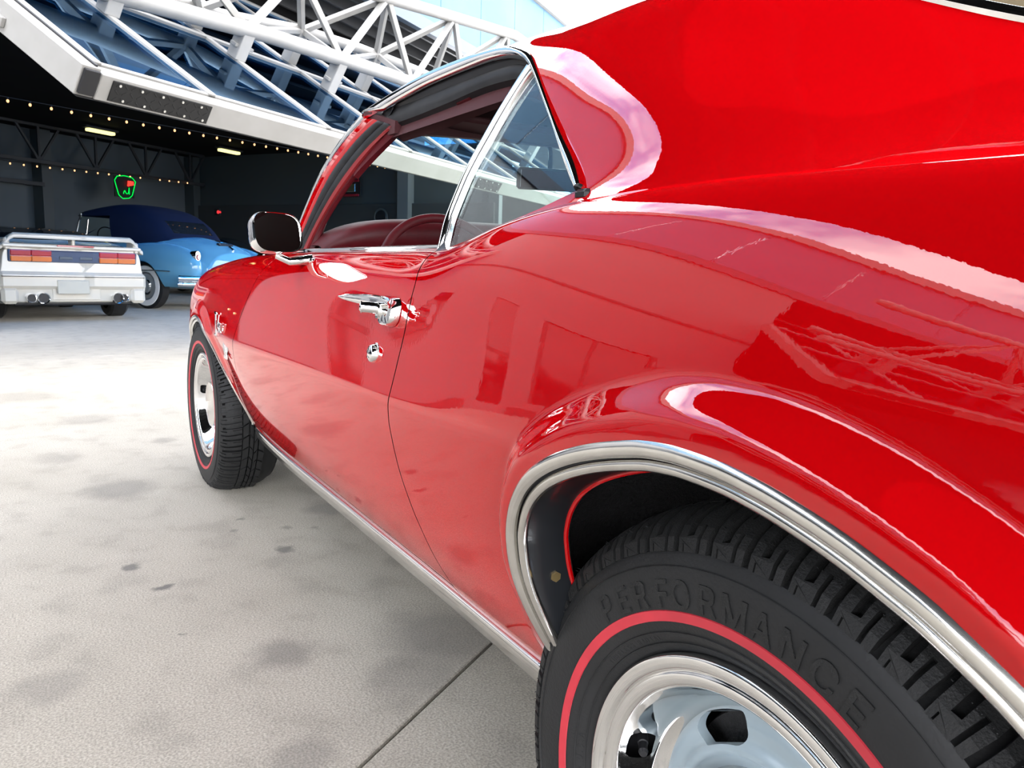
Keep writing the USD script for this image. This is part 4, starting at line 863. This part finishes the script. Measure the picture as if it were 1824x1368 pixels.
# --- white sports car with rear wing
S_ = 1.0
wc = thing('sports_car', 'white sports car with a rear wing, seen from behind', 'car', bw(6.98, 10.0), math.radians(H2-19))
ST = [(0, [(0,.30),(.5,.30),(.80,.33),(.885,.42),(.90,.54),(.87,.66),(.85,.80),(.80,.97),(.45,1.0),(0,1.01)]),
      (.06, [(0,.25),(.6,.25),(.86,.30),(.935,.42),(.94,.55),(.90,.67),(.875,.80),(.82,.985),(.46,1.02),(0,1.03)]),
      (.4, [(0,.22),(.7,.22),(.93,.28),(.96,.45),(.96,.60),(.95,.75),(.90,.90),(.82,1.03),(.48,1.07),(0,1.08)]),
      (1.2, [(0,.2),(.7,.2),(.94,.28),(.97,.45),(.97,.60),(.95,.78),(.90,.92),(.74,1.16),(.45,1.22),(0,1.235)]),
      (2.2, [(0,.2),(.7,.2),(.93,.28),(.96,.45),(.96,.60),(.94,.78),(.88,.92),(.68,1.26),(.42,1.32),(0,1.33)]),
      (3.1, [(0,.2),(.7,.2),(.93,.28),(.96,.45),(.96,.60),(.93,.76),(.86,.90),(.74,1.0),(.45,1.03),(0,1.04)]),
      (4.2, [(0,.2),(.7,.2),(.90,.28),(.93,.42),(.92,.55),(.88,.66),(.82,.74),(.68,.80),(.4,.83),(0,.84)]),
      (4.6, [(0,.3),(.5,.3),(.66,.34),(.70,.42),(.70,.50),(.66,.56),(.6,.60),(.5,.63),(.3,.65),(0,.65)])]
Vw, fw, Nw = shell(ST, 150, 80, 1.6)
glassf = lambda V: np.minimum.reduce([V[:, 2]-(.985+.02*np.clip(V[:, 0]-.5, 0, 1)), V[:, 0]-.62, 3.25-V[:, 0]])
b_ = pick(Vw, fw, Nw, lambda V: -glassf(V)); put(wc, 'body', (b_[0], b_[1]), M['white_car'], normals=b_[2])
b_ = pick(Vw, fw, Nw, glassf); put(wc, 'cabin_glass', (b_[0], b_[1]), M['tint'], normals=b_[2])
WP = lambda nm, mesh, m, parent=wc, label=None: put(parent, nm, mesh, m, 35, label)
lp = WP('lamp_panel', cbox((.05, 1.60, .165), .02, (-.002, 0, .885), trimesh.transformations.rotation_matrix(-.16, [0, 1, 0])), M['lens_dark'], label='dark glossy panel between the tail lamps')
for s in (1, -1):
    for z, mm, nm in ((.925, M['lens_red'], 'red_lens'), (.850, M['lens_orange'], 'orange_lens')):
        for k in range(2):
            WP(nm, cbox((.03, .238, .074), .010, (-.036, s*(.655-.24*k), z), trimesh.transformations.rotation_matrix(-.16, [0, 1, 0])), mm, lp)
for y in (-.13, .12): WP('panel_badge', cbox((.012, .16, .035), .004, (-.030, y, .87)), M['beam_blue'], lp)
# wing
wy_ = np.linspace(-1, 1, 41); ch = []
for t_ in wy_:
    e = abs(t_); drop = .17*sm(.80, 1.0, e)+.0; yy = .90*t_; x0 = -.10+.10*e**3; c = .34*(1-.15*e**4); th_ = .055*(1-.2*e)
    pr_ = [(0, 0), (.02, .028), (.12, .045), (.6, .03), (1, .0), (.6, -.018), (.12, -.02), (.02, -.018)]
    ch.append([(x0+c*u, yy, 1.135-drop+v*1.1) for u, v in pr_])
ch = np.array(ch); wg = T((ch.reshape(-1, 3), np.vstack([grid_faces(41, 8, cv=True), [[0, i, i+1] for i in range(1, 7)], [[320, 320+i+1, 320+i] for i in range(1, 7)]])))
wg = outward(wg); wp = WP('rear_wing', wg, M['white_car'])
for y in (0,): WP('wing_support', cbox((.16, .05, .12), .012, (.12, y, 1.08)), M['white_car'], wp)
for s in (1, -1): WP('wing_support', cbox((.30, .07, .16), .02, (.13, s*.80, 1.035)), M['white_car'], wp)
WP('wing_base', cbox((.22, 1.72, .05), .02, (.06, 0, 1.018)), M['white_car'], wp)
WP('brake_lamp', cbox((.02, .46, .022), .006, (-.055, 0, 1.03)), M['lens_red'], wp)
bm_ = WP('bumper', cbox((.16, 1.84, .24), .05, (.03, 0, .56)), M['white_car'])
WP('bumper_seam', cbox((.02, 1.78, .010), .003, (-.055, 0, .615)), M['black'], bm_)
WP('plate_recess', cbox((.03, .40, .19), .02, (-.047, .05, .475)), M['pale_plate'], bm_, 'empty number plate recess')
for s in (1, -1):
    WP('bumper_flank', cbox((.22, .20, .22), .04, (.06, s*.80, .36)), M['white_car'], bm_)
WP('bumper_valance', cbox((.12, .66, .22), .04, (.05, .0, .38)), M['white_car'], bm_)
for y in (.56, .42, -.52, -.60):
    r_ = .074 if y in (.42, -.52) else .058; q = revolve([(r_*.86, .20), (r_*.86, -.06), (r_, -.07), (r_*1.04, -.05), (r_, .20)], 32); q.apply_transform(trimesh.transformations.rotation_matrix(-np.pi/2, [0, 0, 1])); q.apply_translation((.0, y, .325))
    e = WP('exhaust', q, M['chrome']); d_ = trimesh.creation.cylinder(r_*.84, .02, sections=24); d_.apply_transform(trimesh.transformations.rotation_matrix(np.pi/2, [0, 1, 0])); d_.apply_translation((-.045, y, .325)); WP('bore', d_, M['black'], e)
WP('diffuser', cbox((.4, 1.5, .10), .02, (.25, 0, .27)), M['black'])
for s in (1, -1):
    plain_wheel(wc, 1.0, s*.80, .32, .25, M['steel'], s=s); plain_wheel(wc, 3.5, s*.80, .32, .24, M['steel'], s=s)
# --- light blue 1940s convertible
k_ = 1.15
bc = thing('convertible', 'light blue vintage convertible with a navy soft top and whitewall tyres', 'car', bw(10.66, 10.71), math.radians(H2))
ST = scale_st([(0, [(0,.46),(.25,.46),(.42,.50),(.50,.60),(.46,.72),(.34,.82),(.15,.87),(0,.88)]),
      (.12, [(0,.40),(.35,.40),(.56,.44),(.64,.56),(.60,.74),(.45,.88),(.22,.95),(0,.97)]),
      (.4, [(0,.36),(.40,.34),(.54,.40),(.60,.55),(.62,.78),(.56,.96),(.3,1.05),(0,1.08)]),
      (.9, [(0,.34),(.42,.32),(.54,.38),(.58,.55),(.66,.82),(.66,1.01),(.38,1.12),(0,1.16)]),
      (1.5, [(0,.34),(.46,.32),(.60,.38),(.66,.58),(.73,.85),(.72,1.02),(.45,1.13),(0,1.16)]),
      (2.5, [(0,.34),(.5,.32),(.74,.38),(.81,.58),(.79,.86),(.74,1.01),(.5,1.06),(0,1.07)]),
      (3.2, [(0,.34),(.5,.32),(.72,.38),(.78,.58),(.76,.86),(.68,1.01),(.42,1.08),(0,1.1)]),
      (4.5, [(0,.4),(.3,.4),(.46,.44),(.50,.58),(.48,.80),(.40,.94),(.2,1.0),(0,1.01)]),
      (4.85, [(0,.5),(.2,.5),(.32,.52),(.36,.6),(.34,.74),(.28,.84),(.14,.88),(0,.89)])], k_)
Vb, fb_, Nb = shell(ST, 110, 70, 1.6); put(bc, 'body', (Vb, fb_), M['blue_car'], normals=Nb)
BP = lambda nm, mesh, m, parent=bc, label=None, s_=35: put(parent, nm, mesh, m, s_, label)
def ell(c, r): q = trimesh.creation.icosphere(4, 1.0); v = q.vertices; q.vertices = np.sign(v)*np.abs(v)**.88*np.array(r)*k_+np.array(c)*k_; return q
for s in (1, -1):
    q = ell((1.0, s*.70, .66), (.93, .25, .38)); q = pick(q.vertices, q.faces, vnormals(q.vertices, q.faces), lambda V: np.hypot(V[:, 0]-1.05*k_, V[:, 2]-.36*k_)-.385*k_, lambda V: V[:, 2]-.36*k_)
    put(bc, 'rear_fender', (q[0], q[1]), M['blue_car'], normals=q[2]); BP('front_fender', ell((3.9, s*.66, .60), (.95, .24, .40)), M['blue_car'])
    a = np.linspace(.05, np.pi*.62, 30); cx = np.stack([1.0-.93*np.cos(np.pi-a)*-1*-1, np.full(30, s*.86), .60+.40*np.sin(a)], 1)
    BP('fender_spear', tube(np.array([[.45, s*.925, .60], [.8, s*.945, .605], [1.25, s*.925, .60]])*k_, .011, 8), M['chrome'])
    tl = BP('tail_lamp', outward(T((np.array([[(x-.0)*1, s*.70+q[0], z+q[1]] for x, f_, z in ((.22, 1, .83), (.13, 1, .84), (.10, .8, .845)) for q in rrect(.055*f_, .085*f_, 0, 2.4, 32)])*k_, np.vstack([grid_faces(3, 32, cv=True), [[64, 64+i, 64+i+1] for i in range(1, 31)]])))), M['chrome'])
    BP('lens', outward(T((np.array([[x, s*.70+q[0], z+q[1]] for x, f_, z in ((.11, .75, .825), (.085, .5, .827)) for q in rrect(.05*f_, .07*f_, 0, 2.4, 24)])*k_, np.vstack([grid_faces(2, 24, cv=True), [[24, 24+i, 24+i+1] for i in range(1, 23)]])))), M['lens_red'], tl)
    plain_wheel(bc, 1.05*k_, s*.80*k_, .36*k_, .20, M['chrome'], True, s); plain_wheel(bc, 3.95*k_, s*.72*k_, .36*k_, .20, M['chrome'], True, s)
def snap(p, off=.0):
    i = np.argmin(((Vb-np.array(p)*k_)**2).sum(1)); return Vb[i]+Nb[i]*off, Nb[i]
def lay(mesh, p, off=.0):
    c, n_ = snap(p, off); y_ = np.array([0, 1., 0]); x_ = np.cross(y_, n_); x_ /= np.linalg.norm(x_); mesh.apply_transform(frame_rot(x_, np.cross(n_, x_), n_)); mesh.apply_translation(c); return mesh
q = ell((.62, .86, .84), (.05, .03, .05)); BP('fuel_cap', q, M['chrome'])
yy = np.linspace(-.95, .95, 40)
bp_ = BP('bumper', tube(np.stack([-.10+.34*(np.abs(yy)/.95)**3, yy, np.full(40, .50)], 1)*k_, .048*k_, 14), M['chrome'], label='chrome rear bumper')
BP('lower_bar', tube(np.stack([-.08+.34*(np.abs(yy)/.95)**3, yy, np.full(40, .41)], 1)*k_, .038*k_, 14), M['chrome'], bp_)
for y in (-.5, .5): BP('bumper_guard', cbox((.07, .06, .24), .02, np.array([-.12, y, .48])*k_), M['chrome'], bp_)
BP('apron', cbox((.10, 1.5, .14), .04, np.array([.10, 0, .37])*k_), M['blue_car'])
em = BP('trunk_emblem', lay(cbox((.085, .34, .03), .012), (.27, 0, 1.02), .008), M['black']); BP('script', lay(tube(np.array([[.014*(1 if i % 2 else -1), -.14+.028*i, 0] for i in range(11)]), .008, 6), (.27, 0, 1.02), .028), M['chrome'], em)
BP('trunk_handle', lay(cbox((.14, .045, .04), .012), (.13, 0, .93), .012), M['chrome'])
BP('trunk_ornament', lay(cbox((.16, .06, .025), .006), (.42, 0, 1.09), .008), M['chrome'])
for s in (1, -1): BP('belt_moulding', tube(np.array([snap((x, s*y, z), .012)[0] for x, y, z in resample([[.55, .585, .955], [.9, .675, 1.005], [1.5, .735, 1.022], [2.4, .752, 1.012]], 30)]), .012, 8), M['chrome'])
SOFT = scale_st([(.88, [(.56,1.06),(.54,1.08),(.46,1.11),(.28,1.14),(0,1.155)]), (1.15, [(.69,1.03),(.64,1.22),(.54,1.34),(.28,1.41),(0,1.42)]), (1.6, [(.72,1.02),(.69,1.34),(.58,1.53),(.3,1.61),(0,1.62)]),
        (2.1, [(.73,1.02),(.70,1.38),(.58,1.59),(.3,1.67),(0,1.68)]), (2.55, [(.73,1.02),(.69,1.37),(.57,1.56),(.3,1.64),(0,1.65)]), (2.95, [(.71,1.02),(.67,1.34),(.56,1.51),(.3,1.58),(0,1.59)])], k_)
Vt_, ft, Nt = shell(SOFT, 90, 70, 1.2)
openw = lambda V: np.maximum.reduce([1.98*k_-V[:, 0]+.25*(V[:, 2]-1.2), V[:, 2]-1.46*k_, 1.07*k_-V[:, 2]])
rearw = lambda V: np.maximum.reduce([V[:, 0]-1.42*k_, np.abs(V[:, 1])-.40*k_, V[:, 2]-1.40*k_, 1.20*k_-V[:, 2]])
b_ = pick(Vt_, ft, Nt, openw, rearw, lambda V: 2.96*k_-V[:, 0]); so = put(bc, 'soft_top', (b_[0], b_[1]), M['navy'], normals=b_[2], label='navy canvas soft top')
b_ = pick(Vt_, ft, Nt, lambda V: -rearw(V)); put(so, 'rear_window', (b_[0], b_[1]), M['tint'], normals=b_[2])
fr = []
for s in (1, -1):
    fr += [tube(np.array([[2.98, s*.69, 1.03], [2.86, s*.62, 1.5]])*k_, .02, 8), tube(np.array([[2.62, s*.735, 1.03], [2.58, s*.70, 1.40]])*k_, .012, 8)]
fr += [tube(np.array([[2.98, -.69, 1.04], [3.02, 0, 1.06], [2.98, .69, 1.04]])*k_, .02, 8), tube(np.array([[2.86, -.62, 1.5], [2.90, 0, 1.53], [2.86, .62, 1.5]])*k_, .02, 8)]
BP('windshield_frame', cat_(fr), M['chrome'])
gy_ = np.linspace(-1, 1, 9); gv = np.array([[(3.0-.11*t+.03*(1-y*y), y*(.68-.07*t), 1.04+.47*t) for t in (0, .5, 1)] for y in gy_])*k_; BP('windshield', T((gv.reshape(-1, 3), grid_faces(9, 3))), M['windshield'], s_=60)
th = np.linspace(0, 2*np.pi, 40, endpoint=False); cw = np.array([2.55, .36, 1.10]); aw = np.stack([.07*np.sin(th), .20*np.cos(th), .19*np.sin(th)], 1)+cw
st_ = BP('steering_wheel', tube(aw*k_, .013, 8, True), M['black']); BP('spoke', cat_([tube(np.array([cw+[0, .2, 0], cw-[0, .2, 0]])*k_, .009, 6), tube(np.array([cw, cw+[.4, 0, -.15]])*k_, .02, 8)]), M['black'], st_)
BP('inside_mirror', cat_([cbox((.03, .22, .06), .012, np.array([2.78, 0, 1.40])*k_), tube(np.array([[2.78, 0, 1.40], [2.86, 0, 1.48]])*k_, .008, 6)]), M['black'])
BP('seat', cat_([cbox((.2, 1.3, .5), .08, np.array([1.9, 0, .95])*k_), cbox((.2, 1.2, .45), .08, np.array([1.25, 0, .95])*k_)]), M['navy'])
sp = BP('spot_mirror', cat_([ell((2.98, .83, 1.16), (.035, .06, .06)), tube(np.array([[2.98, .72, 1.05], [2.98, .83, 1.15]])*k_, .01, 8)]), M['chrome'])
# --- a dark car behind, a round wall ornament, a small red wall lamp and a red wall sign deeper in the garage
dc = thing('sedan', 'black rounded car parked behind the blue convertible', 'car', bw(15.3, 14.6), math.radians(H2))
ST = [(0, [(0,.4),(.5,.4),(.72,.46),(.80,.6),(.78,.75),(.68,.88),(.4,.94),(0,.95)]), (.4, [(0,.3),(.6,.3),(.82,.4),(.9,.6),(.88,.85),(.78,1.05),(.45,1.12),(0,1.14)]), (1.2, [(0,.25),(.6,.25),(.85,.36),(.92,.6),(.90,.9),(.74,1.35),(.42,1.5),(0,1.53)]),
      (2.4, [(0,.25),(.6,.25),(.85,.36),(.92,.6),(.90,.92),(.74,1.42),(.42,1.58),(0,1.6)]), (3.2, [(0,.25),(.6,.25),(.85,.36),(.90,.6),(.88,.88),(.74,1.05),(.42,1.12),(0,1.14)]), (4.6, [(0,.4),(.4,.4),(.62,.44),(.68,.55),(.66,.68),(.56,.8),(.3,.86),(0,.87)])]
Vd, fd, Nd = shell(ST, 70, 50, 1.5); gf = lambda V: np.minimum.reduce([V[:, 2]-1.08, V[:, 0]-.7, 3.1-V[:, 0], 1.46-V[:, 2]])
b_ = pick(Vd, fd, Nd, lambda V: -gf(V)); put(dc, 'body', (b_[0], b_[1]), M['dark_car'], normals=b_[2]); b_ = pick(Vd, fd, Nd, gf); put(dc, 'cabin_glass', (b_[0], b_[1]), M['tint'], normals=b_[2])
for s in (1, -1):
    plain_wheel(dc, .95, s*.80, .34, .22, M['steel'], s=s); plain_wheel(dc, 3.7, s*.80, .34, .22, M['steel'], s=s); put(dc, 'tail_lamp', cbox((.04, .14, .12), .02, (.03, s*.66, .78)), M['lens_red'])
def on_wall(n, z, off=.03): return bw(17.84-off, n, z)
RW = frame_rot(E2, np.cross((0, 0, 1), E2), (0, 0, 1))
wo = thing('wall_ornament', 'round dark wall ornament with a pale rim, seen through the windshield', 'wall ornament', on_wall(12.55, 2.25))
q = revolve([(.001, .02), (.17, .02), (.19, .0)], 40); q.apply_transform(RW); put(wo, 'disc', q, M['gloss_black'], 40)
put(wo, 'rim', tube([.21*(math.cos(a)*E2+math.sin(a)*np.array([0, 0, 1])) for a in np.linspace(0, 2*np.pi, 40, endpoint=False)], .025, 8, True), M['column'])
put(wo, 'bar', cbox((.26, .02, .03), .005, (0, 0, 0), RW), M['column'])
rl = thing('wall_lamp', 'small red lamp on the dark garage wall above the blue car', 'lamp', bw(16.55, 17.3, 2.3)); put(rl, 'lens', trimesh.creation.icosphere(2, .06), lamp('red_lamp_glow', (1., .05, .06), .8), True); put(rl, 'housing', cbox((.2, .06, .2), .01, E2*.05, RW), M['black'])
sg = thing('wall_sign', 'small red and grey sign on the garage side wall beside the pillar', 'sign', on_wall(13.6, 3.05))
for z in (.2, -.2): put(sg, 'red_bar', cbox((.62, .03, .07), .01, (0, 0, z), RW), M['lens_red'])
put(sg, 'emblem', cbox((.36, .04, .22), .02, (0, 0, 0), RW), M['steel']); put(sg, 'backing', cbox((.7, .02, .5), .01, -E1*-.02, RW), M['black'])
